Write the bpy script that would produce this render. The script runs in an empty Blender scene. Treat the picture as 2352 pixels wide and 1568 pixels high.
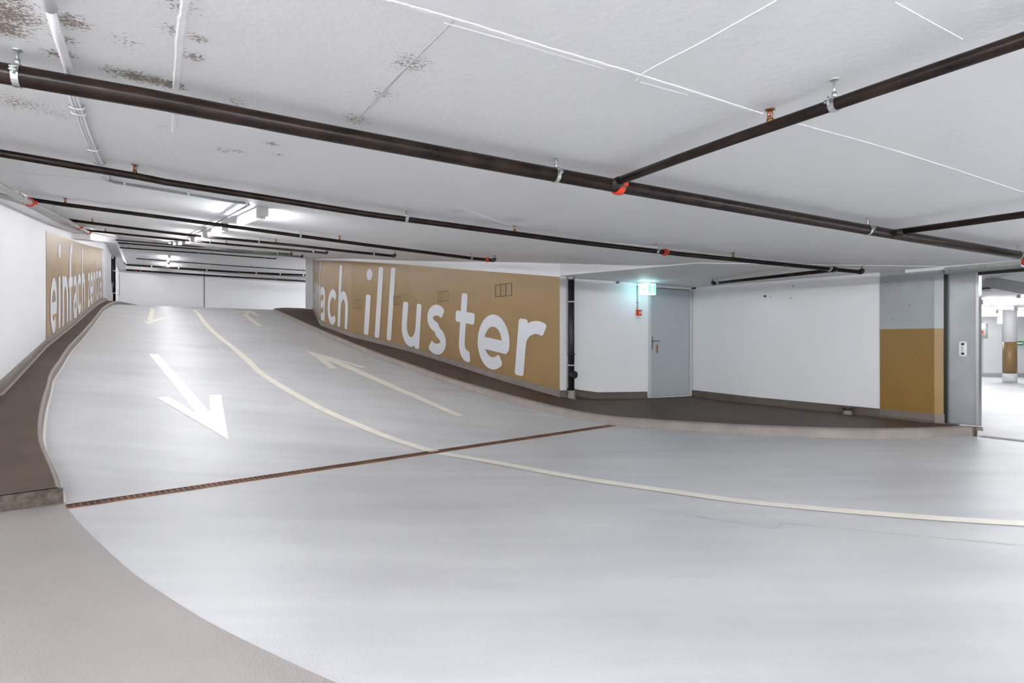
import bpy, bmesh, math, random
from mathutils import Vector, Matrix
random.seed(4)
scene = bpy.context.scene
COL = scene.collection
# ------------------------------------------------------------------ survey of the place
F = 1363.0; CX = 1176.0; CY = 784.0; H = 1.25          # lens, eye height (m)
def sx(X, Y): return -.666*X + .746*Y - 5.6            # metres up the ramp, 0 at the drain
def rx(X, Y): return .746*X + .666*Y                   # metres across the ramp
def smo(s, a, w):
    if s <= a-w: return 0.0
    if s >= a+w: return s-a
    return (s-a+w)**2/(4*w)
def Zs(s): return .127*(smo(s, .4, .7) - smo(s, 21.8, .8))
def road(X, Y):
    z = Zs(sx(X, Y))
    if X > 4.2: z *= max(0., 1-(X-4.2)/1.5)
    return z
def kerb_top(X, Y):
    g = 1 if X < .9 else max(.4, 1-(X-.9)/.7*.6)
    return .125 + road(X, Y)*g
def ceilA(X, Y): return 2.43 - .027*min(X, 6.5)
def ceilC(X, Y):
    a = ceilA(X, Y)
    if X > 7: return a
    s = sx(X, Y); r = min(max(rx(X, Y), -1), 13)
    b = 2.41 + .12*s + .025*smo(s, 13, 1) - .145*smo(s, 21.8, .8) - .03*(r-8)
    return (a+b+math.sqrt((a-b)**2+.0016))/2
def hit(px, py, f, lo=.5, hi=45., n=900):
    dx = (px-CX)/F; dz = (CY-py)/F; prev = None
    for i in range(n):
        D = lo*(hi/lo)**(i/(n-1)); v = H+dz*D-f(dx*D, D)
        if prev is not None and (v > 0) != (prev[1] > 0):
            a, b = prev[0], D; sa = prev[1] > 0
            for _ in range(40):
                m = (a+b)/2
                if ((H+dz*m-f(dx*m, m)) > 0) == sa: a = m
                else: b = m
            return Vector((dx*a, a, f(dx*a, a)))
        prev = (D, v)
    raise RuntimeError('no hit %s %s' % (px, py))
def G(px, py): return hit(px, py, road)
def K(px, py): return hit(px, py, kerb_top)
def U(px, py, off=0.0): return hit(px, py, lambda X, Y: ceilC(X, Y)-off)
def at(px, py, D): return Vector(((px-CX)/F*D, D, H+(CY-py)/F*D))

# ------------------------------------------------------------------ materials
def nd(nt, t, **kw):
    n = nt.nodes.new(t)
    for k, v in kw.items(): setattr(n, k, v)
    return n
def mat(name, col, rough=.6, metal=0., bump=0., bscale=80., vary=0., vscale=3., spec=.5, emit=None, estr=0., coat=0.):
    m = bpy.data.materials.new(name); m.use_nodes = True
    nt = m.node_tree; b = nt.nodes['Principled BSDF']
    b.inputs['Base Color'].default_value = (*col, 1); b.inputs['Roughness'].default_value = rough
    b.inputs['Metallic'].default_value = metal; b.inputs['Specular IOR Level'].default_value = spec
    if coat: b.inputs['Coat Weight'].default_value = coat
    tc = nd(nt, 'ShaderNodeTexCoord')
    if emit:
        b.inputs['Emission Color'].default_value = (*emit, 1); b.inputs['Emission Strength'].default_value = estr
    if bump:
        n = nd(nt, 'ShaderNodeTexNoise'); n.inputs['Scale'].default_value = bscale; n.inputs['Detail'].default_value = 3
        nt.links.new(tc.outputs['Object'], n.inputs['Vector'])
        bp = nd(nt, 'ShaderNodeBump'); bp.inputs['Strength'].default_value = bump; bp.inputs['Distance'].default_value = .01
        nt.links.new(n.outputs['Fac'], bp.inputs['Height']); nt.links.new(bp.outputs['Normal'], b.inputs['Normal'])
    if vary:
        n = nd(nt, 'ShaderNodeTexNoise'); n.inputs['Scale'].default_value = vscale; n.inputs['Detail'].default_value = 5
        nt.links.new(tc.outputs['Object'], n.inputs['Vector'])
        mr = nd(nt, 'ShaderNodeMapRange'); mr.inputs['From Min'].default_value = .3; mr.inputs['From Max'].default_value = .7
        mr.inputs['To Min'].default_value = 1-vary; mr.inputs['To Max'].default_value = 1+vary
        nt.links.new(n.outputs['Fac'], mr.inputs['Value'])
        hs = nd(nt, 'ShaderNodeHueSaturation'); hs.inputs['Color'].default_value = (*col, 1)
        nt.links.new(mr.outputs['Result'], hs.inputs['Value']); nt.links.new(hs.outputs['Color'], b.inputs['Base Color'])
    return m
M = {}
M['white'] = mat('white wall paint', (.80, .80, .815), .55, bump=.15, bscale=35, vary=.012, vscale=1.2)
M['coat'] = mat('grey floor coating', (.325, .297, .284), .42, bump=.35, bscale=140, vary=.08, vscale=1.2)
M['kerbtop'] = mat('brown walkway coating', (.080, .053, .036), .6, spec=.3, bump=.3, bscale=60, vary=.25, vscale=1.6)
M['kerb'] = mat('taupe kerb edge', (.27, .235, .215), .45, bump=.5, bscale=110, vary=.12, vscale=5)
M['kerb2'] = mat('brown kerb edge', (.19, .155, .138), .45, bump=.4, bscale=90, vary=.12, vscale=5)
M['ductmetal'] = mat('bright galvanised duct', (.72, .74, .75), .35, metal=.2)
M['base2'] = mat('darker taupe baseboard', (.105, .080, .064), .5, bump=.3, bscale=60, vary=.1, vscale=4)  # darker tone than base, for the baseboards beside the grey door
M['kerbend'] = mat('rough dark kerb end', (.085, .068, .055), .85, bump=1., bscale=50, vary=.5, vscale=25)
M['sealant'] = mat('pale joint sealant', (.80, .77, .76), .35)
M['base'] = mat('taupe baseboard paint', (.17, .14, .12), .5, bump=.3, bscale=60, vary=.1, vscale=4)
M['ochre'] = mat('ochre mural paint', (.30, .19, .078), .38, bump=.08, bscale=40, vary=.05, vscale=1.5)
M['ochre2'] = mat('dark ochre paint', (.23, .128, .024), .38, bump=.1, bscale=40, vary=.06, vscale=2)
M['letter'] = mat('pale grey letter paint', (.66, .68, .72), .5)
M['pencil'] = mat('dark pencil line', (.12, .08, .04), .8)
M['greypaint'] = mat('grey concrete paint', (.34, .36, .37), .5, bump=.2, bscale=40, vary=.06, vscale=2)
M['cream'] = mat('cream road marking', (.80, .765, .68), .5, vary=.05, vscale=4)
M['whiteline'] = mat('white road marking', (.88, .88, .88), .5)
M['pipe'] = mat('black brown pipe lacquer', (.015, .009, .007), .27, spec=.2, vary=.6, vscale=6, bump=.1, bscale=60)
M['cast'] = mat('black cast iron', (.010, .009, .009), .38, bump=.15, bscale=50)
M['zinc'] = mat('zinc plated steel', (.50, .53, .52), .3, metal=.85)
M['steel'] = mat('galvanised pipe', (.36, .36, .35), .35, metal=.8, vary=.1, vscale=10)
M['brass'] = mat('brass', (.24, .13, .05), .35, metal=.8)
M['red'] = mat('red coupling paint', (.62, .035, .012), .35)
M['redglass'] = mat('red glass bulb', (.7, .02, .02), .1)
M['whitepipe'] = mat('white painted conduit', (.68, .68, .69), .45)
M['rust'] = mat('rusty iron', (.19, .085, .045), .45, metal=.35, vary=.5, vscale=5)
M['dark'] = mat('dark channel', (.006, .005, .005), .9)
M['door'] = mat('grey door paint', (.42, .45, .475), .4)
M['frame'] = mat('pale door frame', (.56, .57, .58), .4)
M['satin'] = mat('satin metal', (.26, .26, .25), .3, metal=.9)
M['sheet'] = mat('galvanised sheet', (.40, .42, .43), .36, metal=.55, vary=.10, vscale=3)
M['alu'] = mat('aluminium edge', (.6, .62, .62), .3, metal=.8)
M['trackbox'] = mat('grey track cover', (.33, .35, .33), .45)
M['plastic'] = mat('white plastic', (.82, .82, .80), .35)
M['lampbody'] = mat('lamp housing', (.62, .62, .62), .5)
M['blackplastic'] = mat('black plastic', (.012, .012, .012), .35)
M['tube'] = mat('lit diffuser', (.9, .9, .9), .4, emit=(.97, .98, 1), estr=25)
M['tube2'] = mat('added lamp diffuser', (.9, .9, .9), .4, emit=(.96, .98, 1), estr=84)  # for the unseen lamps added to brighten the view
M['tube3'] = mat('lit diffuser hall', (.9, .9, .9), .4, emit=(.97, .985, 1), estr=22)
M['exitgreen'] = mat('lit sign green', (.1, .6, .5), .4, emit=(.10, .80, .70), estr=.8)
M['exitwhite'] = mat('lit sign white', (.9, .9, .9), .4, emit=(.75, 1, .97), estr=2)
M['exitglow'] = mat('lit sign edge', (.9, .9, .9), .4, emit=(.45, .93, 1.0), estr=1.6)
M['green'] = mat('green sign', (.02, .25, .08), .5)
M['amber'] = mat('rusty orange plate', (.45, .22, .10), .5, vary=.6, vscale=60)

def floor_mat():
    m = mat('light grey epoxy floor', (.56, .56, .565), .36)
    nt = m.node_tree; b = nt.nodes['Principled BSDF']; L = nt.links.new
    tc = nd(nt, 'ShaderNodeTexCoord')
    mp = nd(nt, 'ShaderNodeMapping'); mp.inputs['Rotation'].default_value = (0, 0, -.73); mp.inputs['Scale'].default_value = (.22, 1.6, 1)
    L(tc.outputs['Object'], mp.inputs['Vector'])
    n1 = nd(nt, 'ShaderNodeTexNoise'); n1.inputs['Scale'].default_value = 1.6; n1.inputs['Detail'].default_value = 6; n1.inputs['Roughness'].default_value = .6
    L(mp.outputs['Vector'], n1.inputs['Vector'])
    n2 = nd(nt, 'ShaderNodeTexNoise'); n2.inputs['Scale'].default_value = .7; n2.inputs['Detail'].default_value = 4
    L(tc.outputs['Object'], n2.inputs['Vector'])
    a = nd(nt, 'ShaderNodeMath', operation='ADD'); L(n1.outputs['Fac'], a.inputs[0]); L(n2.outputs['Fac'], a.inputs[1])
    r = nd(nt, 'ShaderNodeMapRange'); r.inputs['From Min'].default_value = .7; r.inputs['From Max'].default_value = 1.2
    L(a.outputs[0], r.inputs['Value'])
    mx = nd(nt, 'ShaderNodeMix', data_type='RGBA'); L(r.outputs['Result'], mx.inputs['Factor'])
    mx.inputs[6].default_value = (.47, .47, .49, 1); mx.inputs[7].default_value = (.585, .585, .59, 1)
    L(mx.outputs[2], b.inputs['Base Color'])
    n3 = nd(nt, 'ShaderNodeTexNoise'); n3.inputs['Scale'].default_value = 110; n3.inputs['Detail'].default_value = 2
    L(tc.outputs['Object'], n3.inputs['Vector'])
    bp = nd(nt, 'ShaderNodeBump'); bp.inputs['Strength'].default_value = .22; bp.inputs['Distance'].default_value = .006
    L(n3.outputs['Fac'], bp.inputs['Height']); L(bp.outputs['Normal'], b.inputs['Normal'])
    rr = nd(nt, 'ShaderNodeMapRange'); rr.inputs['To Min'].default_value = .34; rr.inputs['To Max'].default_value = .52
    L(n2.outputs['Fac'], rr.inputs['Value']); L(rr.outputs['Result'], b.inputs['Roughness'])
    return m
M['floor'] = floor_mat()
def ceiling_mat():
    m = mat('white ceiling paint with stains', (.72, .72, .725), .6)
    nt = m.node_tree; b = nt.nodes['Principled BSDF']; L = nt.links.new
    tc = nd(nt, 'ShaderNodeTexCoord')
    spots = [(15, 30, .16, 1.1), (0, 60, .12, 1.2), (30, 5, .10, .9), (160, 50, .10, 1.0), (150, 90, .07, .8), (120, 122, .06, 1.0), (158, 125, .05, .9),
             (265, 165, .09, .9), (310, 175, .09, 1.2), (355, 185, .08, 1.2), (395, 195, .07, 1.4), (455, 88, .06, .9), (400, 70, .07, .8), (445, 130, .07, .9), (290, 95, .10, .6),
             (40, 235, .20, .75), (120, 260, .16, .6), (540, 235, .10, .7), (515, 345, .10, .8), (545, 347, .07, .8), (625, 330, .06, .9), (640, 355, .06, .8),
             (945, 145, .12, .75), (880, 215, .10, .7), (1050, 485, .14, .7), (1180, 505, .2, .7), (820, 275, .12, .8), (410, 10, .1, .7), (1000, 480, .1, .4), (370, 290, .08, .5)]
    acc = None
    for px, py, rad, w in spots:
        c = U(px, py)
        d = nd(nt, 'ShaderNodeVectorMath', operation='DISTANCE'); L(tc.outputs['Object'], d.inputs[0]); d.inputs[1].default_value = c
        r = nd(nt, 'ShaderNodeMapRange', interpolation_type='SMOOTHSTEP'); r.inputs['From Min'].default_value = 0; r.inputs['From Max'].default_value = rad*1.6
        r.inputs['To Min'].default_value = w; r.inputs['To Max'].default_value = 0
        L(d.outputs['Value'], r.inputs['Value'])
        if acc is None: acc = r.outputs['Result']
        else:
            a = nd(nt, 'ShaderNodeMath', operation='MAXIMUM'); L(acc, a.inputs[0]); L(r.outputs['Result'], a.inputs[1]); acc = a.outputs[0]
    n = nd(nt, 'ShaderNodeTexNoise'); n.inputs['Scale'].default_value = 75; n.inputs['Detail'].default_value = 4; n.inputs['Roughness'].default_value = .65
    L(tc.outputs['Object'], n.inputs['Vector'])
    k = nd(nt, 'ShaderNodeMath', operation='MULTIPLY_ADD'); L(acc, k.inputs[0]); k.inputs[1].default_value = .33; L(n.outputs['Fac'], k.inputs[2])
    r = nd(nt, 'ShaderNodeMapRange'); r.inputs['From Min'].default_value = .70; r.inputs['From Max'].default_value = .84; L(k.outputs[0], r.inputs['Value'])
    r.inputs['To Max'].default_value = .85
    n2 = nd(nt, 'ShaderNodeTexNoise'); n2.inputs['Scale'].default_value = .8; n2.inputs['Detail'].default_value = 5
    L(tc.outputs['Object'], n2.inputs['Vector'])
    c0 = nd(nt, 'ShaderNodeMix', data_type='RGBA'); L(n2.outputs['Fac'], c0.inputs['Factor'])
    c0.inputs[6].default_value = (.70, .70, .715, 1); c0.inputs[7].default_value = (.74, .738, .735, 1)
    mx = nd(nt, 'ShaderNodeMix', data_type='RGBA'); L(r.outputs['Result'], mx.inputs['Factor'])
    L(c0.outputs[2], mx.inputs[6]); mx.inputs[7].default_value = (.13, .075, .035, 1)
    L(mx.outputs[2], b.inputs['Base Color'])
    n3 = nd(nt, 'ShaderNodeTexNoise'); n3.inputs['Scale'].default_value = 28; n3.inputs['Detail'].default_value = 6
    L(tc.outputs['Object'], n3.inputs['Vector'])
    bp = nd(nt, 'ShaderNodeBump'); bp.inputs['Strength'].default_value = .22; bp.inputs['Distance'].default_value = .012
    L(n3.outputs['Fac'], bp.inputs['Height']); L(bp.outputs['Normal'], b.inputs['Normal'])
    return m
M['ceiling'] = ceiling_mat()

# ------------------------------------------------------------------ mesh helpers
def newbm(): return bmesh.new()
def obj(name, bm, m, parent=None, o=None, smooth=False, normals=True):
    """link bm as one mesh object; o = world point the parent Empty stands on"""
    me = bpy.data.meshes.new(name)
    if normals: bmesh.ops.recalc_face_normals(bm, faces=bm.faces)
    if o is not None: bmesh.ops.translate(bm, verts=bm.verts, vec=-Vector(o))
    bm.to_mesh(me); bm.free()
    if smooth:
        for p in me.polygons: p.use_smooth = True
    ob = bpy.data.objects.new(name, me); COL.objects.link(ob)
    me.materials.append(M[m] if isinstance(m, str) else m)
    if parent is not None: ob.parent = parent
    return ob
def struct(name, bm, m, parent=None, label=None, **k):
    ob = obj(name, bm, m, parent, **k)
    if parent is None: ob['kind'] = 'structure'
    if label: ob['label'] = label
    return ob
def thing(name, label, cat, loc=(0, 0, 0), group=None):
    o = bpy.data.objects.new(name, None); COL.objects.link(o); o.location = loc; o.empty_display_size = .1
    o['label'] = label; o['category'] = cat
    if group: o['group'] = group
    return o
def box(bm, c, ax, ay, az, sxx, syy, szz):
    c = Vector(c); ax = Vector(ax).normalized()*sxx/2; ay = Vector(ay).normalized()*syy/2; az = Vector(az).normalized()*szz/2
    v = [bm.verts.new(c+i*ax+j*ay+k*az) for i in (-1, 1) for j in (-1, 1) for k in (-1, 1)]
    for q in ((0, 1, 3, 2), (4, 6, 7, 5), (0, 4, 5, 1), (2, 3, 7, 6), (0, 2, 6, 4), (1, 5, 7, 3)): bm.faces.new([v[i] for i in q])
def tube(bm, pts, r, seg=12, cap=True):
    pts = [Vector(p) for p in pts]; n = len(pts); rings = []; prev = None
    for i, p in enumerate(pts):
        t = (pts[min(i+1, n-1)]-pts[max(i-1, 0)]).normalized()
        if prev is None:
            up = Vector((0, 0, 1)) if abs(t.z) < .9 else Vector((1, 0, 0)); a = t.cross(up).normalized()
        else: a = (prev - t*prev.dot(t)).normalized()
        prev = a; b = t.cross(a); rr = r[i] if isinstance(r, (list, tuple)) else r
        rings.append([bm.verts.new(p+(a*math.cos(w)+b*math.sin(w))*rr) for w in [2*math.pi*k/seg for k in range(seg)]])
    for A_, B_ in zip(rings, rings[1:]):
        for k in range(seg):
            f = bm.faces.new((A_[k], A_[(k+1) % seg], B_[(k+1) % seg], B_[k])); f.smooth = True
    if cap: bm.faces.new(rings[0][::-1]); bm.faces.new(rings[-1])
def elbow(p0, p1, p2, rad, n=6):
    """polyline p0 -> corner p1 -> p2 with a rounded corner"""
    a = (p0-p1).normalized(); b = (p2-p1).normalized(); out = [p0]
    for i in range(n+1):
        t = i/n; out.append(p1 + a*rad*(1-t)**2 + b*rad*t**2)
    return out+[p2]
def catmull(P, n=8):
    P = [Vector(p) for p in P]; Q = [2*P[0]-P[1]]+P+[2*P[-1]-P[-2]]; out = []
    for i in range(1, len(Q)-2):
        for k in range(n):
            t = k/n; a, b, c, d = Q[i-1], Q[i], Q[i+1], Q[i+2]
            out.append(.5*((2*b)+(c-a)*t+(2*a-5*b+4*c-d)*t*t+(3*b-a-3*c+d)*t**3))
    out.append(P[-1]); return out
def ribbon(bm, pts, w, zf, off, thick=.004):
    pts = [Vector((p[0], p[1], 0)) for p in pts]; n = len(pts); A_ = []
    for i, p in enumerate(pts):
        t = (pts[min(i+1, n-1)]-pts[max(i-1, 0)]).normalized(); q = Vector((-t.y, t.x, 0))*w/2
        A_.append([bm.verts.new((v.x, v.y, zf(v.x, v.y)+off)) for v in (p-q, p+q)])
    for a, b in zip(A_, A_[1:]): bm.faces.new((a[0], b[0], b[1], a[1]))
def walls(bm, line, zb, zt, t, nrow=1):
    """solid wall: front line (list of xy), thickness t to the left of travel, zb/zt functions"""
    n = len(line); line = [Vector((p[0], p[1])) for p in line]; V = []
    for i, p in enumerate(line):
        d = (line[min(i+1, n-1)]-line[max(i-1, 0)]).normalized(); q = p+Vector((-d.y, d.x))*t
        b, c = zb(p.x, p.y), zt(p.x, p.y)
        V.append([bm.verts.new((p.x, p.y, b)), bm.verts.new((p.x, p.y, c)), bm.verts.new((q.x, q.y, c)), bm.verts.new((q.x, q.y, b))])
    for a, b in zip(V, V[1:]):
        for k in range(4): bm.faces.new((a[k], b[k], b[(k+1) % 4], a[(k+1) % 4]))
    bm.faces.new(V[0]); bm.faces.new(V[-1][::-1])
def resample(line, step):
    out = [Vector(line[0][:2])]
    for a, b in zip(line, line[1:]):
        a = Vector(a[:2]); b = Vector(b[:2]); n = max(1, int((b-a).length/step))
        for i in range(1, n+1): out.append(a.lerp(b, i/n))
    return out
class Line:
    """a wall's plan line with arc length, so paint can be laid on it"""
    def __init__(s, pts, side):
        s.p = [Vector(p[:2]) for p in pts]; s.side = side; s.L = [0]
        for a, b in zip(s.p, s.p[1:]): s.L.append(s.L[-1]+(b-a).length)
    def u(s, px):
        k = (px-CX)/F
        for i, (a, b) in enumerate(zip(s.p, s.p[1:])):
            den = (b.x-a.x)-k*(b.y-a.y)
            if abs(den) < 1e-9: continue
            t = (k*a.y-a.x)/den
            if (-1e-6 if i else -.15) <= t <= (1.0001 if i < len(s.p)-2 else 1.15): return s.L[i]+t*(b-a).length, a.y+t*(b.y-a.y)
        raise RuntimeError('u %s' % px)
    def uz(s, px, py):
        u, D = s.u(px); return u, H+(CY-py)/F*D
    def pt(s, u, off=0.):
        i = 0
        while i < len(s.L)-2 and u > s.L[i+1]: i += 1
        a, b = s.p[i], s.p[i+1]; d = (b-a).normalized()
        def nrm(j):
            j = max(0, min(j, len(s.p)-2)); e = (s.p[j+1]-s.p[j]).normalized(); return Vector((-e.y, e.x))*s.side
        t = (u-s.L[i])/(s.L[i+1]-s.L[i]); tc = max(0, min(1, t))
        n = nrm(i)
        if tc < .5 and i > 0: n = nrm(i-1).lerp(nrm(i), .5+tc)
        if tc > .5 and i < len(s.p)-2: n = nrm(i).lerp(nrm(i+1), tc-.5)
        return a+(b-a)*t+n.normalized()*off

# ------------------------------------------------------------------ camera
cam = bpy.data.cameras.new('camera'); cam.sensor_width = 36; cam.lens = 36*F/2352; cam.clip_start = .05; cam.clip_end = 200
co = bpy.data.objects.new('camera', cam); COL.objects.link(co); co.location = (0, 0, H); co.rotation_euler = (math.pi/2, 0, 0)
scene.camera = co

# ------------------------------------------------------------------ plan lines
# left wall: from behind the camera, up the ramp to the back corner
LWb = [K(0, 905), K(105, 795), K(160, 752), K(200, 718), K(222, 700)]
LW = [Vector((-5.3, -9)), Vector((-5.3, 3.2)), Vector((-5.62, 5.3))] + [v.xy for v in LWb] + [Vector((-15.2, 22.05)), Vector((-20.6, 31.1))]
LW = [Vector(p) for p in LW]
RWb = [K(1286, 911), K(1160, 875), K(1012, 828), K(939, 806), K(808, 773), K(738, 747)]
far = Vector(((719.5-CX)/F*27.3, 27.3))
RW = [v.xy for v in RWb] + [far]
e0 = RW[0]
E2 = Vector((1.0, 10.78)); 
DW = [E2, K(1488, 914).xy, K(1588, 909).xy]
dcor = DW[2]; PIL = K(2160, 972).xy
wd = (PIL-dcor).normalized(); wn = Vector((wd.y, -wd.x))*-1
if wn.dot(-dcor) < 0: wn = -wn                                   # towards the camera
def kpx(px):                                                     # along the right wall
    k = (px-CX)/F; return (k*dcor.y-dcor.x)/(wd.x-k*wd.y)
def RWp(k, off=0.): return dcor+wd*k+wn*off

# ------------------------------------------------------------------ floor
def grid(x0, x1, y0, y1, st, zf):
    bm = newbm(); nx = int((x1-x0)/st); ny = int((y1-y0)/st)
    V = [[bm.verts.new((x0+i*st, y0+j*st, zf(x0+i*st, y0+j*st))) for i in range(nx+1)] for j in range(ny+1)]
    for j in range(ny):
        for i in range(nx): f = bm.faces.new((V[j][i], V[j][i+1], V[j+1][i+1], V[j+1][i])); f.smooth = True
    return bm
fl = struct('floor', grid(-27, 20, -9, 42, .25, road), 'floor', normals=False, label='light grey coated garage floor rising into a curved ramp')
md = fl.modifiers.new('slab', 'SOLIDIFY'); md.thickness = .2; md.offset = -1
def cgrid(X, Y): return ceilC(X, Y)
cl = struct('ceiling', grid(-27, 20, -9, 42, .25, cgrid), 'ceiling', normals=False, label='stained white ceiling following the ramp')
md = cl.modifiers.new('slab', 'SOLIDIFY'); md.thickness = .2; md.offset = 1

# darker coating in the lower left
edge = catmull([G(155, 1168), G(205, 1225), G(300, 1312), G(380, 1368), G(470, 1424), G(600, 1490), G(770, 1568), G(1150, 1730)], 6)
bm = newbm()
poly = [(p.x, p.y) for p in edge] + [(-.35, 1.2), (-1.2, .2), (-5.29, .2), (-5.29, 3.0)]
poly += [(-3.9, 4.42), (-3.62, 4.62), (-3.46, 4.58)]
f = bm.faces.new([bm.verts.new((x, y, road(x, y)+.003)) for x, y in poly]); bmesh.ops.triangulate(bm, faces=[f])
struct('grey_coating', bm, 'coat', fl, label='darker grey floor coating in the lower left')
def paint(name, pxs, m, label, off=.004, zf=road, tri=True):
    bm = newbm(); P = []
    for a, b in zip(pxs, pxs[1:]+pxs[:1]):
        for k in range(6):
            P.append(G(a[0]+(b[0]-a[0])*k/6, a[1]+(b[1]-a[1])*k/6))
    f = bm.faces.new([bm.verts.new((p.x, p.y, p.z+off)) for p in P]); bmesh.ops.triangulate(bm, faces=[f])
    return struct(name, bm, m, fl, label=label)
za = lambda L: [(200+x/4.6125, 680+y/4.6125) for x, y in L]
zb_ = lambda L: [(600+x/4.127, 680+y/4.127) for x, y in L]
paint('direction_arrow', za([(655, 612), (755, 612), (1300, 1225), (1298, 1045), (1420, 1045), (1500, 1525), (735, 1075), (865, 1065), (1155, 1240)]), 'whiteline', 'large white arrow on the left lane pointing downhill')
paint('direction_arrow', zb_([(425, 515), (655, 685), (718, 685), (625, 607), (1850, 1138), (1925, 1135), (735, 612), (950, 678), (1010, 678)]), 'cream', 'long cream arrow on the right lane pointing uphill')
paint('direction_arrow', za([(672, 125), (718, 125), (695, 252), (770, 232), (828, 230), (655, 298), (590, 262), (638, 262)]), 'cream', 'small white arrow at the top of the left lane')
paint('direction_arrow', za([(1535, 165), (1740, 152), (1838, 210), (1785, 210), (1725, 176), (1700, 197), (1860, 318), (1805, 318), (1648, 200), (1690, 172), (1535, 175)]), 'cream', 'small cream bent arrow at the top of the right lane')
lane = [G(458, 705.5), G(452, 711), G(456, 721), G(475, 747), G(503, 773), G(534, 797), G(573, 832), G(600, 857), G(656, 893), G(745, 941.7), G(842, 984), G(915, 1012), G(1000, 1037.5)]
lane = [lane[0]+Vector((2.2, 1.9, 0)), lane[0]+Vector((.8, .9, 0))]+lane[1:]
lane2 = [G(1012, 1040.5), G(1133, 1061.5), G(1314, 1095), G(1508, 1124), G(1702, 1151), G(1896, 1170), G(2089, 1186), G(2352, 1203), G(2700, 1218)]
bm = newbm(); ribbon(bm, catmull(lane, 8), .13, road, .0045); struct('lane_line', bm, 'cream', fl, label='cream lane line curving up the ramp')
bm = newbm(); ribbon(bm, catmull(lane2, 8), .13, road, .0045); struct('lane_line', bm, 'cream', fl, label='cream lane line in front of the drain')
def fline(pxs, w, m, label):
    bm = newbm(); ribbon(bm, [G(*p) for p in pxs], w, road, .003); struct('floor_joint', bm, m, fl, label=label)
M['joint'] = mat('fine floor joint', (.40, .40, .40), .5)
M['scuff'] = mat('thin pale scratch', (.72, .72, .73), .5)
fline([(1480, 1168), (1640, 1192), (1782, 1215)], .006, 'joint', 'hairline joint in the floor')
fline([(1782, 1215), (1797, 1201)], .006, 'joint', 'hairline joint in the floor')
fline([(1797, 1201), (2000, 1221), (2352, 1253)], .006, 'joint', 'hairline joint in the floor')
for q in ([(437, 734), (449, 734), (455, 743), (443, 743), (437, 734)], [(453, 748), (472, 748), (482, 757), (464, 757), (453, 748)], [(478, 772), (490, 771)], [(503, 795), (513, 807), (527, 806)], [(560, 815), (578, 828)], [(605, 852), (640, 870)]):
    fline(q, .02, 'scuff', 'faint trace of an old marking')

# ------------------------------------------------------------------ drain
ga, gb = G(153, 1164), G(1407, 977); gd = (gb-ga).normalized(); gn = Vector((-gd.y, gd.x, 0)); gl = (gb-ga).length
t = thing('drain_channel', 'long rusty slotted drain channel crossing the foot of the ramp', 'drain', (ga+gb)/2)
bm = newbm(); box(bm, (ga+gb)/2+Vector((0, 0, .001)), gd, gn, (0, 0, 1), gl, .118, .004); obj('channel', bm, 'dark', t, (ga+gb)/2)
bm = newbm()
for s_ in (-1, 1): box(bm, (ga+gb)/2+gn*.059*s_+Vector((0, 0, .003)), gd, gn, (0, 0, 1), gl, .010, .010)
obj('frame', bm, 'rust', t, (ga+gb)/2)
bm = newbm()
box(bm, (ga+gb)/2+Vector((0, 0, .0045)), gd, gn, (0, 0, 1), gl, .011, .004)
k = 0.
while k < gl:
    box(bm, ga+gd*k+Vector((0, 0, .0035)), gn, gd, (0, 0, 1), .11, .010, .004); k += .044
obj('grating', bm, 'rust', t, (ga+gb)/2)

# ------------------------------------------------------------------ raised walkways with kerbs
def walkway(name, kerb, wall, label, inset=.075, km='kerb', m='kerbtop'):
    """kerb, wall: equal-length plan lines; top surface lofted between them, kerb edge along the road"""
    root = thing(name, label, 'walkway', (0, 0, 0)); root['kind'] = 'structure'; del root['category']
    n = len(kerb); bm = newbm(); rows = []
    kin = []
    for i, p in enumerate(kerb):
        d = (kerb[min(i+1, n-1)]-kerb[max(i-1, 0)]).normalized(); q = Vector((-d.y, d.x))
        if (wall[i]-p).dot(q) < 0: q = -q
        kin.append(p+q*inset)
    for i in range(n):
        rows.append([bm.verts.new((*(kin[i].lerp(wall[i], j/8)), kerb_top(*(kin[i].lerp(wall[i], j/8))))) for j in range(9)])
    for a, b in zip(rows, rows[1:]):
        for j in range(8): f = bm.faces.new((a[j], b[j], b[j+1], a[j+1])); f.smooth = True
    obj('walkway_surface', bm, m, root)
    bm = newbm(); V = []
    for i, p in enumerate(kerb):
        z0 = road(p.x, p.y); z1 = kerb_top(kin[i].x, kin[i].y); o = kin[i]-p
        prof = [(p, z0-.02), (p+o*.12, z0+(z1-z0)*.80), (p+o*.35, z1-.012), (p+o*.75, z1), (kin[i], z1+.001), (kin[i]+o*.15, z1-.05)]
        V.append([bm.verts.new((a.x, a.y, z)) for a, z in prof])
    for a, b in zip(V, V[1:]):
        for j in range(5): f = bm.faces.new((a[j], b[j], b[j+1], a[j+1])); f.smooth = True
    obj('kerb_edge', bm, km, root)
    return root, kin
def loftpair(a, b, n):
    def samp(L, n):
        S = [0]
        for p, q in zip(L, L[1:]): S.append(S[-1]+(q-p).length)
        out = []
        for i in range(n):
            u = S[-1]*i/(n-1); j = 0
            while j < len(S)-2 and u > S[j+1]: j += 1
            out.append(L[j].lerp(L[j+1], (u-S[j])/(S[j+1]-S[j])))
        return out
    return samp(a, n), samp(b, n)
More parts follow.
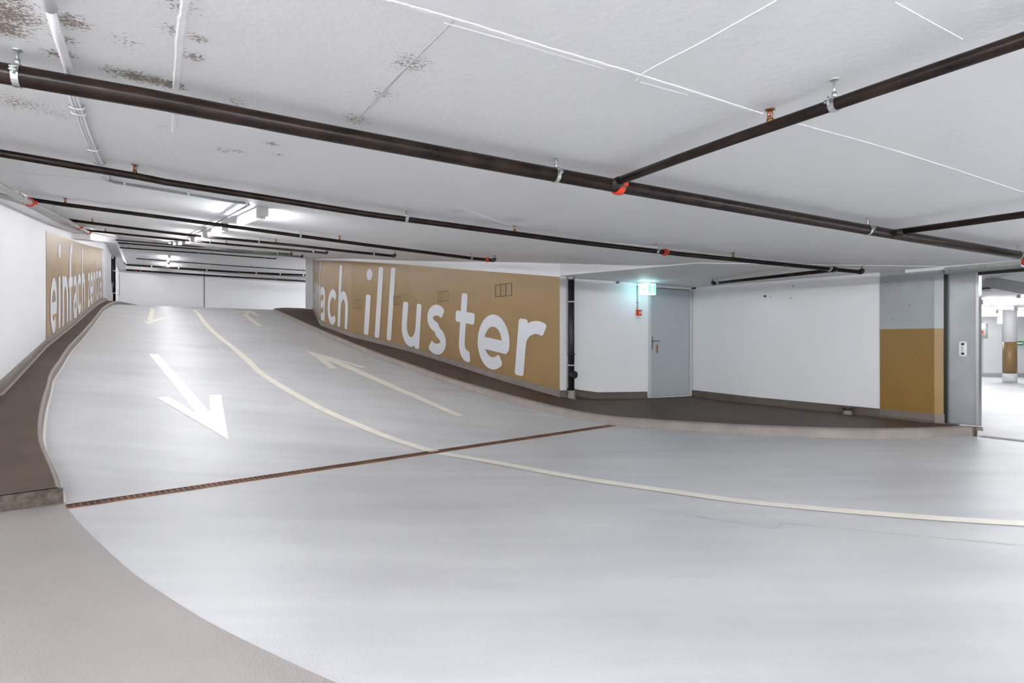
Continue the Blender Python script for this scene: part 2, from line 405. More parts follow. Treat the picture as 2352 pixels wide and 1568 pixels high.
# right: from the top of the ramp round to the sliding door
kb = [G(x, y).xy for x, y in [(672, 737), (728, 763.6), (842, 813), (939, 849.6), (1036, 885), (1160, 922), (1265, 949.7), (1362, 969), (1430, 978), (1605, 991), (1799, 1001.5), (2017, 1007), (2244.6, 1000.6)]]
tip = G(633, 715).xy
kerbR = [Vector((-9.4, 31.2)), Vector((-10.4, 30.1)), tip+Vector((-.1, 1.5)), tip+Vector((-.12, .5)), tip+Vector((.05, -.3))] + kb
cr = [v.xy for v in catmull([Vector((*p, 0)) for p in kerbR], 6)]
# split at (939,849) and (1265,949) so the loft stays square to the wall
def nearest(L, p): return min(range(len(L)), key=lambda i: (L[i]-p).length)
i1 = nearest(cr, G(1160, 922).xy); i2 = nearest(cr, G(1430, 978).xy)
back = [Vector((-8.9, 29.6)), far+Vector((-.35, .35))] + RW[::-1]
a1, b1 = loftpair(cr[:i1+1], back, 70)
a2, b2 = loftpair(cr[i1:i2+1], [e0, E2, DW[1]], 24)
a3, b3 = loftpair(cr[i2:], [DW[1], dcor, PIL, RWp(kpx(2243))], 50)
rr_, kinR = walkway('raised_walkway', a1+a2[1:]+a3[1:], b1+b2[1:]+b3[1:], 'brown raised walkway with kerb below the mural and the grey door')
pe, qe = a3[-1], b3[-1]                                         # end face
bm = newbm(); d_ = (qe-pe)
vs = [bm.verts.new(v) for v in ((pe.x, pe.y, -.02), (pe.x+d_.x*.1, pe.y+d_.y*.1, .125), (qe.x, qe.y, .125), (qe.x, qe.y, -.02))]
bm.faces.new(vs); obj('kerb_end', bm, 'kerb', rr_)
# left
kl = [G(x, y).xy for x, y in [(145, 1154.5), (136, 1123), (120.5, 1087.5), (105, 1052), (99, 1025), (99, 989), (105, 944.6), (115, 906.7), (122.4, 874), (141.6, 843.7), (162.6, 809), (191, 776.7), (220, 740), (240, 713)]]
tl = kl[-1]
kerbL = kl + [Vector((-15.0, 22.4)), Vector((-15.75, 24.3)), Vector((-16.6, 27)), Vector((-17.5, 29.7)), Vector((-16.4, 32.3)), Vector((-12, 36.3)), Vector((-7, 40.5))]
ci = [v.xy for v in catmull([Vector((*p, 0)) for p in kerbL], 6)]
j1 = nearest(ci, kerbL[14])
a1, b1 = loftpair(ci[:j1+1], [Vector((-5.32, 2.75))]+LW[2:9], 80)
a2, b2 = loftpair(ci[j1:], [LW[8], LW[9], Vector((-8.9, 41.5))], 60)
ll_, kinL = walkway('raised_walkway', a1+a2[1:], b1+b2[1:], 'brown raised walkway with kerb along the left wall', .045, 'kerb2')
pe = a1[0]; bm = newbm(); qe = b1[0]
nq = 10; top = []; bot = []
for i in range(nq+1):
    p = pe.lerp(qe, i/nq); dn = Vector((.69, -.72))*.0
    top.append(bm.verts.new((p.x, p.y, .127))); bot.append(bm.verts.new((p.x+.02, p.y-.02, -.02)))
for i in range(nq): bm.faces.new((top[i], top[i+1], bot[i+1], bot[i]))
obj('kerb_end', bm, 'kerbend', ll_)['label'] = 'rough dark broken end of the kerb'
bm = newbm(); pts = [Vector((p.x, p.y)) for p in a1+a2]
A_ = []
for i, p in enumerate(pts[:80]):
    A_.append((p.x, p.y))
ribbon(bm, [Vector((x+.012, y-.01, 0)) for x, y in A_], .045, road, .006); obj('sealant_line', bm, 'sealant', ll_)['label'] = 'pale sealant bead at the foot of the kerb'

# ------------------------------------------------------------------ walls
lo_ = lambda X, Y: kerb_top(X, Y)-.15 if Y > 3 else -.05
hi_ = lambda X, Y: ceilC(X, Y)+.03
bm = newbm(); lwf = resample(LW, .5); walls(bm, lwf, lo_, hi_, .25); wl = struct('wall_left', bm, 'white', label='long white wall along the left of the ramp')
bm = newbm(); walls(bm, resample([Vector((-20.6, 31.1)), Vector((-5, 45))], .6), lambda X, Y: 2.5, hi_, .25); wb = struct('wall_back', bm, 'white', label='pale wall at the top of the ramp')
bq = Vector((-20.6, 31.1)); bd = (Vector((-5, 45))-bq).normalized(); kj = ((469-CX)/F*bq.y-bq.x)/(bd.x-(469-CX)/F*bd.y); pj = bq+bd*kj
M['jointdark'] = mat('dark wall joint', (.25, .25, .27), .7)
bm = newbm(); box(bm, (pj.x+.01, pj.y-.012, 3.8), (bd.x, bd.y, 0), (-bd.y, bd.x, 0), (0, 0, 1), .05, .03, 2.7); struct('wall_joint', bm, 'jointdark', wb, label='thin vertical joint in the far wall')
# right curved wall: travels from the door end up the ramp
RWf = RW + [far+Vector((-.38, .30)), Vector((-8.2, 31.5)), Vector((-4, 36))]
bm = newbm(); walls(bm, resample(RW, .4), lo_, hi_, -.16); wr = struct('wall_right', bm, 'white', label='curved wall with the ochre mural')
bm = newbm(); walls(bm, resample([far+Vector((-.36, .05)), far+Vector((-.30, .6)), Vector((-3.5, 35))], .4), lo_, hi_, -.3)
wc = [bm.verts.new(v) for v in ()]
cvx = far
box(bm, (cvx.x-.17, cvx.y+.18, 3.9), (1, -.12, 0), (0.12, 1, 0), (0, 0, 1), .36, .34, 2.9)
struct('wall_end', bm, 'white', wr, label='white end of the curved wall at the top of the ramp')
# mural end return and door wall
rd_ = (RW[1]-RW[0]).normalized(); bm = newbm(); walls(bm, [e0+Vector((rd_.y, -rd_.x))*.15, E2], lambda X, Y: .1, lambda X, Y: ceilC(X, Y)+.02, .1)
walls(bm, resample([E2-Vector((.02, .01)), DW[1], dcor+Vector((.1, .06))], .4), lambda X, Y: .1, lambda X, Y: ceilA(X, Y)+.1, .2); wdw = struct('wall_middle', bm, 'white', label='white wall with the grey door')
bm = newbm(); walls(bm, [dcor-wd*.2, RWp(kpx(2022)+.02)], lambda X, Y: .05, lambda X, Y: ceilA(X, Y)+.1, .2)
wrr = struct('wall_front', bm, 'white', label='white wall between the grey door and the ochre pillar')
# lobby ceiling (flat) with its riser
v1 = hit(1500, 613, ceilA); 
bm = newbm()
pl = [e0+Vector((-.0, -.0)), v1.xy, RWp(kpx(2083)+.3, 0), dcor+wd*2, dcor+Vector((.3, .4)), E2+Vector((.1, .5)), e0+Vector((.02, .12))]
pl = [e0, Vector((v1.x, v1.y)), v1.xy+Vector((.5, -.55)), RWp(kpx(2168)+.05, .02), RWp(kpx(2168)), RWp(kpx(2168))+Vector((.4, .4)), dcor+Vector((.4, .5)), E2+Vector((.0, .6)), e0+Vector((.02, .3))]
def capf(bm, pl, z0, z1):
    a = [bm.verts.new((p.x, p.y, z0(p.x, p.y))) for p in pl]; b = [bm.verts.new((p.x, p.y, z1(p.x, p.y))) for p in pl]
    bm.faces.new(a); bm.faces.new(b[::-1])
    for i in range(len(pl)): j = (i+1) % len(pl); bm.faces.new((a[i], a[j], b[j], b[i]))
capf(bm, pl, lambda X, Y: ceilA(X, Y)-.003, lambda X, Y: ceilC(X, Y)+.02)
struct('ceiling', bm, M['ceiling'], label='lower flat ceiling in front of the grey door')
# soffit along the left wall
LL = Line(LW, -1)
def soffit(u0, u1, w, z0off, label):
    bm = newbm(); P = []; n = max(2, int((u1-u0)/.5))
    for i in range(n+1):
        u = u0+(u1-u0)*i/n; a = LL.pt(u, -.02); b = LL.pt(u, w); zc = ceilC(b.x, b.y)
        P.append([bm.verts.new((a.x, a.y, zc-z0off)), bm.verts.new((b.x, b.y, zc-z0off)), bm.verts.new((b.x, b.y, zc+.04)), bm.verts.new((a.x, a.y, zc+.04))])
    for a, b in zip(P, P[1:]):
        for k in range(4): bm.faces.new((a[k], b[k], b[(k+1) % 4], a[(k+1) % 4]))
    bm.faces.new(P[0]); bm.faces.new(P[-1][::-1])
    struct('ceiling_beam', bm, 'white', cl, label=label)
uL0 = LL.L[3]; u166, _ = LL.u(166)
soffit(1, u166, .20, .15, 'shallow beam where the left wall meets the ceiling')
soffit(u166-.01, LL.L[-1]-.3, .36, .30, 'deeper beam where the left wall meets the ceiling')
# rooms that close the place behind the viewer
for a, b in ((Vector((20, -9)), Vector((-5.5, -9))),):
    bm = newbm(); walls(bm, [a, b], lambda X, Y: -.05, lambda X, Y: 2.7, -.2); struct('wall_rear', bm, 'white', label='white wall behind the viewer')
bm = newbm(); walls(bm, [Vector((19.5, 42)), Vector((19.5, -9))], lambda X, Y: -.05, lambda X, Y: 2.7, .2); struct('wall_side', bm, 'white', label='white side wall of the neighbouring parking hall')

# baseboards
def baseboard(name, line, h0, side, label, m='base', zb=None, sl=None):
    n = len(line); bm = newbm(); V = []
    for i, p in enumerate(line):
        d = (line[min(i+1, n-1)]-line[max(i-1, 0)]).normalized(); q = Vector((-d.y, d.x))*side
        h = h0(i/(n-1)) if callable(h0) else h0; z = kerb_top(p.x, p.y) if zb is None else zb
        prof = [(.05, -.01), (.028, .012), (.018, .04), (.016, h-.005), (.008, h), (-.01, h)]
        V.append([bm.verts.new((p.x+q.x*a, p.y+q.y*a, z+b)) for a, b in prof])
    for a, b in zip(V, V[1:]):
        for j in range(5): f = bm.faces.new((a[j], b[j], b[j+1], a[j+1])); f.smooth = j < 3
    return struct(name, bm, m, label=label)
baseboard('baseboard_left', resample(LW[1:], .4), lambda t: .21-.10*min(1, t*3), -1, 'taupe baseboard of the left wall')
rd = (RW[1]-RW[0]).normalized(); rn = Vector((-rd.y, rd.x)); ecap = e0-rn*.16
baseboard('baseboard_right', resample([e0-rd*.018]+RW[1:], .3), .115, 1, 'taupe baseboard under the ochre mural')
kd0 = (1488-4); 
DL = Line([E2, DW[1], dcor], -1); RL = Line([dcor, RWp(6)], 1 if Vector((-wd.y, wd.x)).dot(wn) > 0 else -1)
baseboard('baseboard_return', [ecap, e0+rn*.018], .115, 1, 'taupe baseboard at the white end of the mural wall')
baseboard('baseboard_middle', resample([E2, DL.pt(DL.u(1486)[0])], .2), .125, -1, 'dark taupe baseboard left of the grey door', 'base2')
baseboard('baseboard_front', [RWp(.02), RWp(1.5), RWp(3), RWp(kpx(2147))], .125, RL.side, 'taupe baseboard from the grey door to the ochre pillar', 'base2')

# ------------------------------------------------------------------ murals and lettering
def mural(line, wallobj, L, R, tops, bots, label):
    """L,R pixel limits; tops/bots: [(px,py)] surveyed along the wall"""
    T = sorted(line.uz(*p) for p in tops); B = sorted(line.uz(*p) for p in bots)
    def ip(S, u):
        for (a, za_), (b, zb2) in zip(S, S[1:]):
            if u <= b or (b, zb2) == S[-1]: return za_+(zb2-za_)*(u-a)/(b-a)
    u0, u1 = sorted((line.u(L)[0], line.u(R)[0])); n = int((u1-u0)/.2)
    us = sorted(set([u0+(u1-u0)*i/n for i in range(n+1)]+[x for x in line.L if u0 < x < u1]))
    bm = newbm(); V = []
    for u in us:
        p = line.pt(u, .006); b_ = kerb_top(p.x, p.y)+.09
        V.append([bm.verts.new((p.x, p.y, b_)), bm.verts.new((p.x, p.y, ip(T, u)))])
    for a, b in zip(V, V[1:]): bm.faces.new((a[0], b[0], b[1], a[1]))
    o = struct('mural', bm, 'ochre', wallobj, label=label)
    return o
SW = .222
def arc(cx, cy, rx_, ry_, a0, a1, n=22): return [(cx+rx_*math.cos(math.radians(a0+(a1-a0)*i/n)), cy+ry_*math.sin(math.radians(a0+(a1-a0)*i/n))) for i in range(n+1)]
h_ = SW/2
# every glyph: (box width, [strokes as centre lines]); x-height 1
def glyph(c):
    if c == 'e': return 1.0, [[(h_+.0, .45), (1-.04, .45)], arc(.5, .5, .5-h_, .5-h_, -17, 316, 36)]
    if c == 'i': return SW, [[(h_, 0), (h_, 1)], 'dot']
    if c == 'l': return SW, [[(h_, 0), (h_, 1.70)]]
    if c == 'n': return .86, [[(h_, 0), (h_, 1)], [(h_, .45)]+arc(.43, .52, .43-h_, .48-h_, 170, 0, 16)+[(.86-h_, 0)]]
    if c == 'h': return .86, [[(h_, 0), (h_, 1.70)], [(h_, .45)]+arc(.43, .52, .43-h_, .48-h_, 170, 0, 16)+[(.86-h_, 0)]]
    if c == 'u': return .86, [[(.86-h_, 0), (.86-h_, 1)], [(h_, 1)]+arc(.43, .48, .43-h_, .48-h_, 180, 350, 16)+[(.86-h_, .55)]]
    if c == 'f': return .62, [[(.25, 0), (.25, 1.25)]+arc(.49, 1.30, .24, .40-h_, 180, 75, 12), [(0, .84), (.60, .84)]]
    if c == 't': return .72, [[(.30, 1.33), (.30, .36)]+arc(.55, .36, .25, .36-h_, 180, 290, 12), [(0, .86), (.72, .86)]]
    if c == 'a': return .84, [arc(.40, .66, .33, .34-h_, 150, 0, 14)+[(.84-h_, 0)], arc(.40, .30, .30, .30-h_, 60, 300, 24), [(.55, .565), (.84-h_, .565)], [(.52, .035+.07), (.84-h_, .22)]]
    if c == 'c': return .86, [arc(.5, .5, .5-h_, .5-h_, 42, 318, 34)]
    if c == 's': return .76, [arc(.39, .725, .27, .275-h_*.9, 35, 262, 20)+arc(.37, .27, .28, .275-h_*.9, 82, -145, 20)[1:]]
    if c == 'r': return .62, [[(h_, 0), (h_, 1)], [(h_, .50)]+arc(.47, .55, .36, .45-h_, 165, 62, 12)]
    if c == 'z': return .8, [[(.02, 1-h_), (.78, 1-h_)], [(.66, 1-h_), (.14, h_)], [(.02, h_), (.78, h_)]]
def ribbon2d(pts, w, rc=.035):
    """2-D stroke outline quads with slightly rounded corners"""
    P = [Vector(p) for p in pts]; Q = []
    for a, b in zip(P, P[1:]):
        n = max(1, int((b-a).length/.12))
        for i in range(n): Q.append((a.lerp(b, i/n)))
    Q.append(P[-1]); n = len(Q); W = [w/2]*n
    d0 = (Q[1]-Q[0]).normalized(); d1 = (Q[-1]-Q[-2]).normalized()
    if (Q[1]-Q[0]).length > rc: Q.insert(1, Q[0]+d0*rc); W = [w/2-rc]+W
    else: W[0] = w/2-rc*.6
    if (Q[-1]-Q[-2]).length > rc: Q.insert(-1, Q[-1]-d1*rc); W = W+[w/2-rc]
    else: W[-1] = w/2-rc*.6
    n = len(Q); rows = []
    for i in range(n):
        t_ = (Q[min(i+1, n-1)]-Q[max(i-1, 0)]).normalized(); q = Vector((-t_.y, t_.x))
        rows.append([Q[i]-q*W[i], Q[i]+q*W[i]])
    return rows
def letter(line, parent, c, pxl, pxr, base, xh, shear=0., yscale=1.):
    """pxl,pxr: where its two sides stand; base: (px,py) of the foot; xh: x-height in m"""
    w, strokes = glyph(c); ul = line.u(pxl)[0]; ur = line.u(pxr)[0]; z0 = line.uz(*base)[1]
    sg = 1 if ur > ul else -1; slope = slope_of(line)
    bm = newbm(); lift = .011
    ub = line.u(base[0])[0]
    def put(x, y, l):
        u = ul+(ur-ul)*x/w + shear*y*xh
        zz = z0 + slope*((ul+(ur-ul)*x/w)-ub) + y*xh
        p = line.pt(u, l); return bm.verts.new((p.x, p.y, zz))
    for st in strokes:
        lift += .0006
        if st == 'dot':
            ring = [put(h_+.135*math.cos(k*math.pi/12), 1.50+.145*math.sin(k*math.pi/12), lift) for k in range(24)]
            bm.faces.new(ring); continue
        rows = ribbon2d(st, SW)
        V = [[put(a.x, a.y, lift), put(b.x, b.y, lift)] for a, b in rows]
        for a, b in zip(V, V[1:]): bm.faces.new((a[0], b[0], b[1], a[1]))
    o = struct('letter', bm, 'letter', parent, label='pale grey painted letter '+c)
    return o
SL = {}
def slope_of(line): return SL[id(line)]
RWL = Line(RW, 1); LWL = LL
SL[id(RWL)] = .125; SL[id(LWL)] = .125
o4 = lambda x, y: (680+x/3.564, 560+y/3.564)
o7 = lambda x, y: (700+x/7.47, 570+y/7.47)
mr = mural(RWL, wr, 720.2, 1287.0-.9, [(720.5, 597), (740, 597), (803, 599.5), (916, 606.5), (1060, 618.5), (1285.5, 635.8)], [(720.5, 701), (738.2, 744), (806, 763.6), (912.6, 788), (1160, 858), (1285.5, 894.5)], 'ochre mural band with the words einfach illuster')
RL_ = [('r', o4(1795+55, 0)[0], o4(2040, 0)[0], o4(1828, 1076), 1.07),
       ('e', o4(1478, 0)[0], o4(1733, 0)[0], o4(1600, 1025), 1.10), ('t', o4(1290, 0)[0], o4(1442, 0)[0], o4(1365, 955), 1.09),
       ('s', o4(1070, 0)[0], o4(1228, 0)[0], o4(1150, 898), 1.13), ('u', o4(858, 0)[0], o4(1010, 0)[0], o4(930, 840), 1.10),
       ('l', o4(744, 0)[0], o4(780, 0)[0], o4(762, 788), 1.12), ('l', o4(646, 0)[0], o4(683, 0)[0], o4(665, 767), 1.12), ('i', o4(557, 0)[0], o4(595, 0)[0], o4(577, 743), 1.11),
       ('h', o7(568, 0)[0], o7(735, 0)[0], o7(650, 1367), 1.10), ('c', o7(390, 0)[0], o7(532, 0)[0], o7(470, 1312), 1.12), ('a', o7(279, 0)[0], o7(343, 0)[0], o7(310, 1245), 1.12)]
RL_[0] = ('r', o4(1793, 0)[0], o4(2000, 0)[0], o4(1828, 1076), 1.07)
for c, a, b, base, xh in RL_: letter(RWL, mr, c, a, b, base, xh, shear=-.12 if c != 's' else -.05)
zf = lambda px, k: (px, 784-((kerb_top(*RWL.pt(RWL.u(px)[0]))+k)-H)*F/RWL.u(px)[1])
for c, a, b in (('f', 733.0, 737.2), ('n', 727.8, 732.2), ('i', 725.9, 727.0), ('e', 721.2, 724.6)):
    letter(RWL, mr, c, a, b, zf(b, .15), 1.16, shear=-.12)
q8 = lambda x, y: (90+x/5.6, 520+y/5.6)
ml = mural(LWL, wl, 105.5, 236.4, [q8(88, 60), q8(250, 120), q8(430, 180), q8(600, 235), q8(815, 285)], [q8(88, 1450), q8(300, 1320), q8(520, 1170), q8(650, 1060), q8(815, 905)], 'ochre mural band with the words einfach zentral')
for c, a, b, by, xh in (('e', 133, 220, 1375, 1.12), ('i', 240, 263, 1305, 1.09), ('n', 290, 362, 1262, 1.10), ('f', 370, 424, 1208, 1.08), ('a', 432, 476, 1182, 1.08), ('c', 485, 529, 1130, 1.07), ('h', 541, 582, 1085, 1.06),
                        ('z', 620, 646, 1033, 1.02), ('e', 650, 686, 1005, 1.02), ('n', 693, 721, 980, 1.02), ('t', 727, 748, 950, 1.02), ('r', 757, 776, 935, 1.0), ('a', 776, 795, 920, 1.0), ('l', 801, 806, 905, 1.0)):
    x0 = (a+b)/2
    letter(LWL, ml, c, q8(a, 0)[0], q8(b, 0)[0], q8(x0, by), xh)
# pencilled frames on the right mural
for (x0, y0, x1, y1) in ((1635, 338, 1768, 420), (1165, 395, 1250, 463), (800, 435, 856, 492), (480, 462, 540, 525)):
    bm = newbm(); u0, zt_ = RWL.uz(*o4(x0, y0)); u1, zb2 = RWL.uz(*o4(x1, y1))
    def ln(ua, za2, ub, zb3):
        d = Vector((ub-ua, zb3-za2)); n_ = Vector((-d.y, d.x)).normalized()*.006; V = []
        for (u, z) in ((ua-n_.x, za2-n_.y), (ub-n_.x, zb3-n_.y), (ub+n_.x, zb3+n_.y), (ua+n_.x, za2+n_.y)):
            p = RWL.pt(u, .012); V.append(bm.verts.new((p.x, p.y, z)))
        bm.faces.new(V)
    def lns(a, b, c, d):
        for i in range(5): ln(a+(c-a)*i/5, b+(d-b)*i/5, a+(c-a)*(i+1)/5, b+(d-b)*(i+1)/5)
    lns(u0, zt_, u1, zt_); lns(u0, zb2, u1, zb2)
    for k in range(4): ln(u0+(u1-u0)*k/3, zt_, u0+(u1-u0)*k/3, zb2)
    struct('pencil_mark', bm, 'pencil', mr, label='small pencilled rectangle on the mural')

# ------------------------------------------------------------------ pillar, sliding door
kp0, kp1, kp2 = kpx(2022), kpx(2147), kpx(2163)
pl = [RWp(kp0, .012), RWp(kp1, .012), RWp(kp2, -.05), RWp(kp2+.02, -.45), RWp(kp0, -.45)]
zA = lambda X, Y: ceilA(X, Y)
zsplit = at(2080, 755, RWp((kp0+kp1)/2).y).z
bm = newbm(); capf(bm, pl, lambda X, Y: zsplit, lambda X, Y: ceilC(X, Y)+.05); pil = struct('pillar', bm, 'greypaint', label='painted pillar beside the steel sliding door, grey above and ochre below')
bm = newbm(); capf(bm, pl, lambda X, Y: .24, lambda X, Y: zsplit); struct('painted_band', bm, 'ochre2', pil, label='dark ochre lower part of the pillar')
bm = newbm(); pl2 = [RWp(kp0, .02), RWp(kp1+.01, .02), RWp(kp2+.01, -.045), RWp(kp2+.03, -.45), RWp(kp0, -.45)]
capf(bm, pl2, lambda X, Y: .08, lambda X, Y: .25); struct('pillar_base', bm, 'base', pil, label='taupe foot of the pillar')
# dark slot and panel
W3 = Vector((wd.x, wd.y, 0)); N3 = Vector((wn.x, wn.y, 0)); UP = Vector((0, 0, 1))
def wbox(bm, k0, k1, o0, o1, z0, z1):
    c = RWp((k0+k1)/2, (o0+o1)/2); box(bm, (c.x, c.y, (z0+z1)/2), W3, N3, UP, k1-k0, abs(o1-o0), z1-z0)
kd1, kd2 = kpx(2176), kpx(2240)
zt_ = 2.19
dr = struct('door_2', (lambda b: (wbox(b, kp2-.8, kd2, -.17, -.10, .13, zt_), b)[1])(newbm()), 'sheet', label='steel sliding fire door standing open beside the ochre pillar')
b = newbm(); wbox(b, kd2-.03, kd2+.004, -.175, -.092, .13, zt_); struct('edge_profile', b, 'alu', dr, label='bright aluminium edge')
b = newbm(); wbox(b, kp2+.0, kd1-.03, -.09, -.06, .13, ceilA(6, 8)-.04); struct('slot_shade', b, 'blackplastic', dr, label='black strip for the shade in the slot beside the pillar')  # plain black strip gives the recessed slot its shade
kh = kpx(2204); zh = at(2204, 801, RWp(kh).y).z
b = newbm(); wbox(b, kh-.042, kh+.042, -.1, -.088, zh-.10, zh+.10); ph = struct('flush_pull', b, 'plastic', dr, label='pale flush pull plate')
b = newbm(); wbox(b, kh-.018, kh+.018, -.0885, -.0865, zh+.05, zh+.08); wbox(b, kh-.018, kh+.018, -.0885, -.0865, zh-.08, zh-.05)
for a_ in (-1, 1):
    for c_ in (-1, 1): wbox(b, kh+a_*.034-.004, kh+a_*.034+.004, -.0885, -.0865, zh+c_*.09-.004, zh+c_*.09+.004)
struct('recess', b, 'blackplastic', ph, label='dark recesses and screws')
b = newbm(); wbox(b, kh-.012, kh+.012, -.0885, -.078, zh-.045, zh+.045); struct('grip', b, 'alu', ph)
# track and lintel
t = thing('door_track', 'grey metal track cover above the open sliding door', 'door track', (*RWp(kpx(2176)), 2.2))
o_ = Vector((*RWp(kpx(2176)), 2.2))
b = newbm(); wbox(b, kpx(2174), kpx(2174)+3.2, -.14, .06, 2.165, 2.255); obj('cover', b, 'trackbox', t, o_)
b = newbm(); wbox(b, kpx(2174)-.02, kpx(2174)+3.2, -.14, .02, 2.255, 2.30); obj('top_rail', b, 'greypaint', t, o_)
b = newbm(); wbox(b, kd2+.01, kpx(2174)+3.2, -.12, -.05, 2.125, 2.165); obj('rail', b, 'blackplastic', t, o_)
for kk in (.06, .25, .40, .46): b = newbm(); wbox(b, kpx(2174)+kk, kpx(2174)+kk+.010, .06, .063, 2.21, 2.22); obj('screw', b, 'blackplastic', t, o_)
b = newbm(); capf(b, [RWp(kpx(2083), .05), RWp(kpx(2083)+6, .05), RWp(kpx(2083)+6, -.3), RWp(kpx(2083), -.3)], lambda X, Y: ceilA(X, Y)-.045, lambda X, Y: ceilC(X, Y)+.03); struct('trim_1', b, 'white', label='white lintel strip above the sliding door')
b = newbm(); wbox(b, kpx(2176)+3.0, kpx(2176)+14, -.3, 0, -.05, 2.5); struct('wall_front_far', b, 'white', label='wall beyond the opening, right of the view').name = 'wall_outer'
b = newbm(); kk = kd2+.02
a0 = RWp(kk, -.05); a1_ = RWp(kk+4, -.05); M['thresh'] = mat('dusty threshold', (.36, .33, .31), .6, vary=.1)
b.faces.new([b.verts.new((p.x, p.y, .004)) for p in (RWp(kk, -.02), RWp(kk+4, -.02), RWp(kk+4, -.2), RWp(kk, -.2))]); struct('threshold_strip', b, 'thresh', fl, label='dusty threshold strip under the sliding door')

# ------------------------------------------------------------------ grey door
ud0, ud1 = DL.u(1488)[0], DL.u(1585)[0]
pd = DL.pt(ud0); pe2 = DL.pt(ud1); dd = (pe2-pd).normalized(); dn_ = Vector((dd.y, -dd.x)); D3 = Vector((dd.x, dd.y, 0)); DN = Vector((dn_.x, dn_.y, 0))
if DN.dot(Vector((0, -1, 0))) < 0: DN = -DN
dw = (pe2-pd).length; zb0 = at(1490, 912, pd.y).z; zt0 = at(1495, 660, pd.y).z
def dbox(b, x0, x1, o0, o1, z0, z1):
    c = Vector((*pd, 0))+D3*(x0+x1)/2+DN*(o0+o1)/2; box(b, (c.x, c.y, (z0+z1)/2), D3, DN, UP, x1-x0, o1-o0, z1-z0)
b = newbm(); fw = .045
dbox(b, 0, fw, -.02, .05, zb0-.01, zt0+fw); dbox(b, dw-fw-.01, dw, -.02, .05, zb0-.01, zt0+fw); dbox(b, fw, dw-fw, -.02, .05, zt0, zt0+fw)
dr1 = struct('door_1', b, 'frame', label='grey steel door in the white wall, under the exit sign')
b = newbm(); dbox(b, fw, dw-fw-.01, -.01, .012, zb0, zt0+.01); struct('door_gap', b, 'blackplastic', dr1, label='dark gap around the leaf')
b = newbm(); dbox(b, fw+.004, dw-fw-.022, 0, .030, zb0+.008, zt0-.010); lf = struct('door_leaf', b, 'door', dr1, label='grey painted leaf')
hz = at(1500, 783, pd.y).z; hx = (1495-1488)/97*dw
b = newbm(); dbox(b, hx-.012, hx+.018, .03, .038, hz-.16, hz+.09); hp = struct('handle_plate', b, 'satin', lf, label='satin metal handle plate')
b = newbm(); c0 = Vector((*pd, hz))+D3*hx+DN*.035
tube(b, elbow(c0, c0+DN*.05, c0+DN*.05+D3*.15, .02), .010, 10); struct('door_handle', b, 'satin', lf, label='lever handle', smooth=True)
b = newbm(); dbox(b, hx+.10, hx+.155, .030, .033, hz-.235, hz-.06); st = struct('sign_plate', b, 'amber', lf, label='small rusty orange plate with dark marks')
b = newbm(); z_ = hz-.225
random.seed(7)
while z_ < hz-.075:
    for x_ in (hx+.108, hx+.125, hx+.14):
        if random.random() < .6: dbox(b, x_, x_+.010, .033, .0335, z_, z_+.012)
    z_ += .02
struct('print', b, 'blackplastic', st)
# call point with conduit, small sensor, exit sign
def onwall(L, px, py, off): u, D = L.u(px); z = H+(CY-py)/F*D; p = L.pt(u, off); return Vector((p.x, p.y, z))
c = onwall(DL, 1465.5, 718, .03)
t = thing('fire_alarm_call_point', 'small red manual fire alarm box on the white wall left of the grey door', 'fire alarm', c)
b = newbm(); box(b, c, D3, DN, UP, .10, .055, .105); bmesh.ops.bevel(b, geom=b.edges[:], offset=.006, segments=2); obj('housing', b, 'red', t, c)
b = newbm(); box(b, c+DN*.029+D3*.012, D3, DN, UP, .055, .004, .045); pn = obj('press_panel', b, 'plastic', t, c); pn['label'] = 'white press panel'
b = newbm(); box(b, c+DN*.031+D3*.012, D3, DN, UP, .03, .002, .018); obj('symbol', b, 'pencil', pn, c)
t = thing('alarm_conduit', 'thin grey conduit running up from the red fire alarm box', 'conduit', c+Vector((0, 0, .06)))
b = newbm(); top_ = onwall(DL, 1463, 656, .02); q0 = onwall(DL, 1463, 712, .02); tube(b, [q0, top_], .009, 8); obj('tube', b, 'greypaint', t, c+Vector((0, 0, .06)), smooth=True)
for py in (658, 695, 708):
    b = newbm(); box(b, onwall(DL, 1463, py, .018), D3, DN, UP, .03, .03, .015); obj('clip', b, 'steel', t, c+Vector((0, 0, .06)))
c = onwall(DL, 1417, 648, .03)
t = thing('junction_box', 'tiny brown junction box at the top of the white wall', 'junction box', c)
b = newbm(); box(b, c, D3, DN, UP, .04, .05, .05); obj('box', b, 'base', t, c)
b = newbm(); tube(b, [onwall(DL, 1419, 646, .012), onwall(DL, 1468, 651, .012)], .008, 8); t2 = obj('cable_conduit', b, 'whitepipe', smooth=True)
t2['label'] = 'thin pale conduit under the ceiling between tiny brown box and exit sign'; t2['category'] = 'conduit'
t = thing('junction_box', 'small dark fitting at the ceiling corner right of the grey door', 'junction box', onwall(RL, 1596, 660, .03))
b = newbm(); cc = onwall(RL, 1596, 661, .03); box(b, cc, W3, N3, UP, .07, .05, .04); obj('box', b, 'pipe', t, onwall(RL, 1596, 660, .03))
c = at(1486.5, 664, 10.95)
t = thing('exit_sign', 'glowing green and white emergency exit sign above the grey door', 'exit sign', c)
ex = Vector((1, .16, 0)).normalized(); ey = Vector((.16, -1, 0)).normalized()
b = newbm(); box(b, c, ex, ey, UP, .31, .05, .205); hs_ = obj('housing', b, 'exitglow', t, c); hs_['label'] = 'glowing pale cyan housing'
b = newbm(); box(b, c+ey*.027+ex*.075, ex, ey, UP, .13, .004, .15); obj('pictogram_panel', b, 'exitgreen', t, c)
b = newbm(); box(b, c+ey*.027-ex*.07, ex, ey, UP, .14, .004, .16); pw = obj('direction_panel', b, 'exitwhite', t, c)
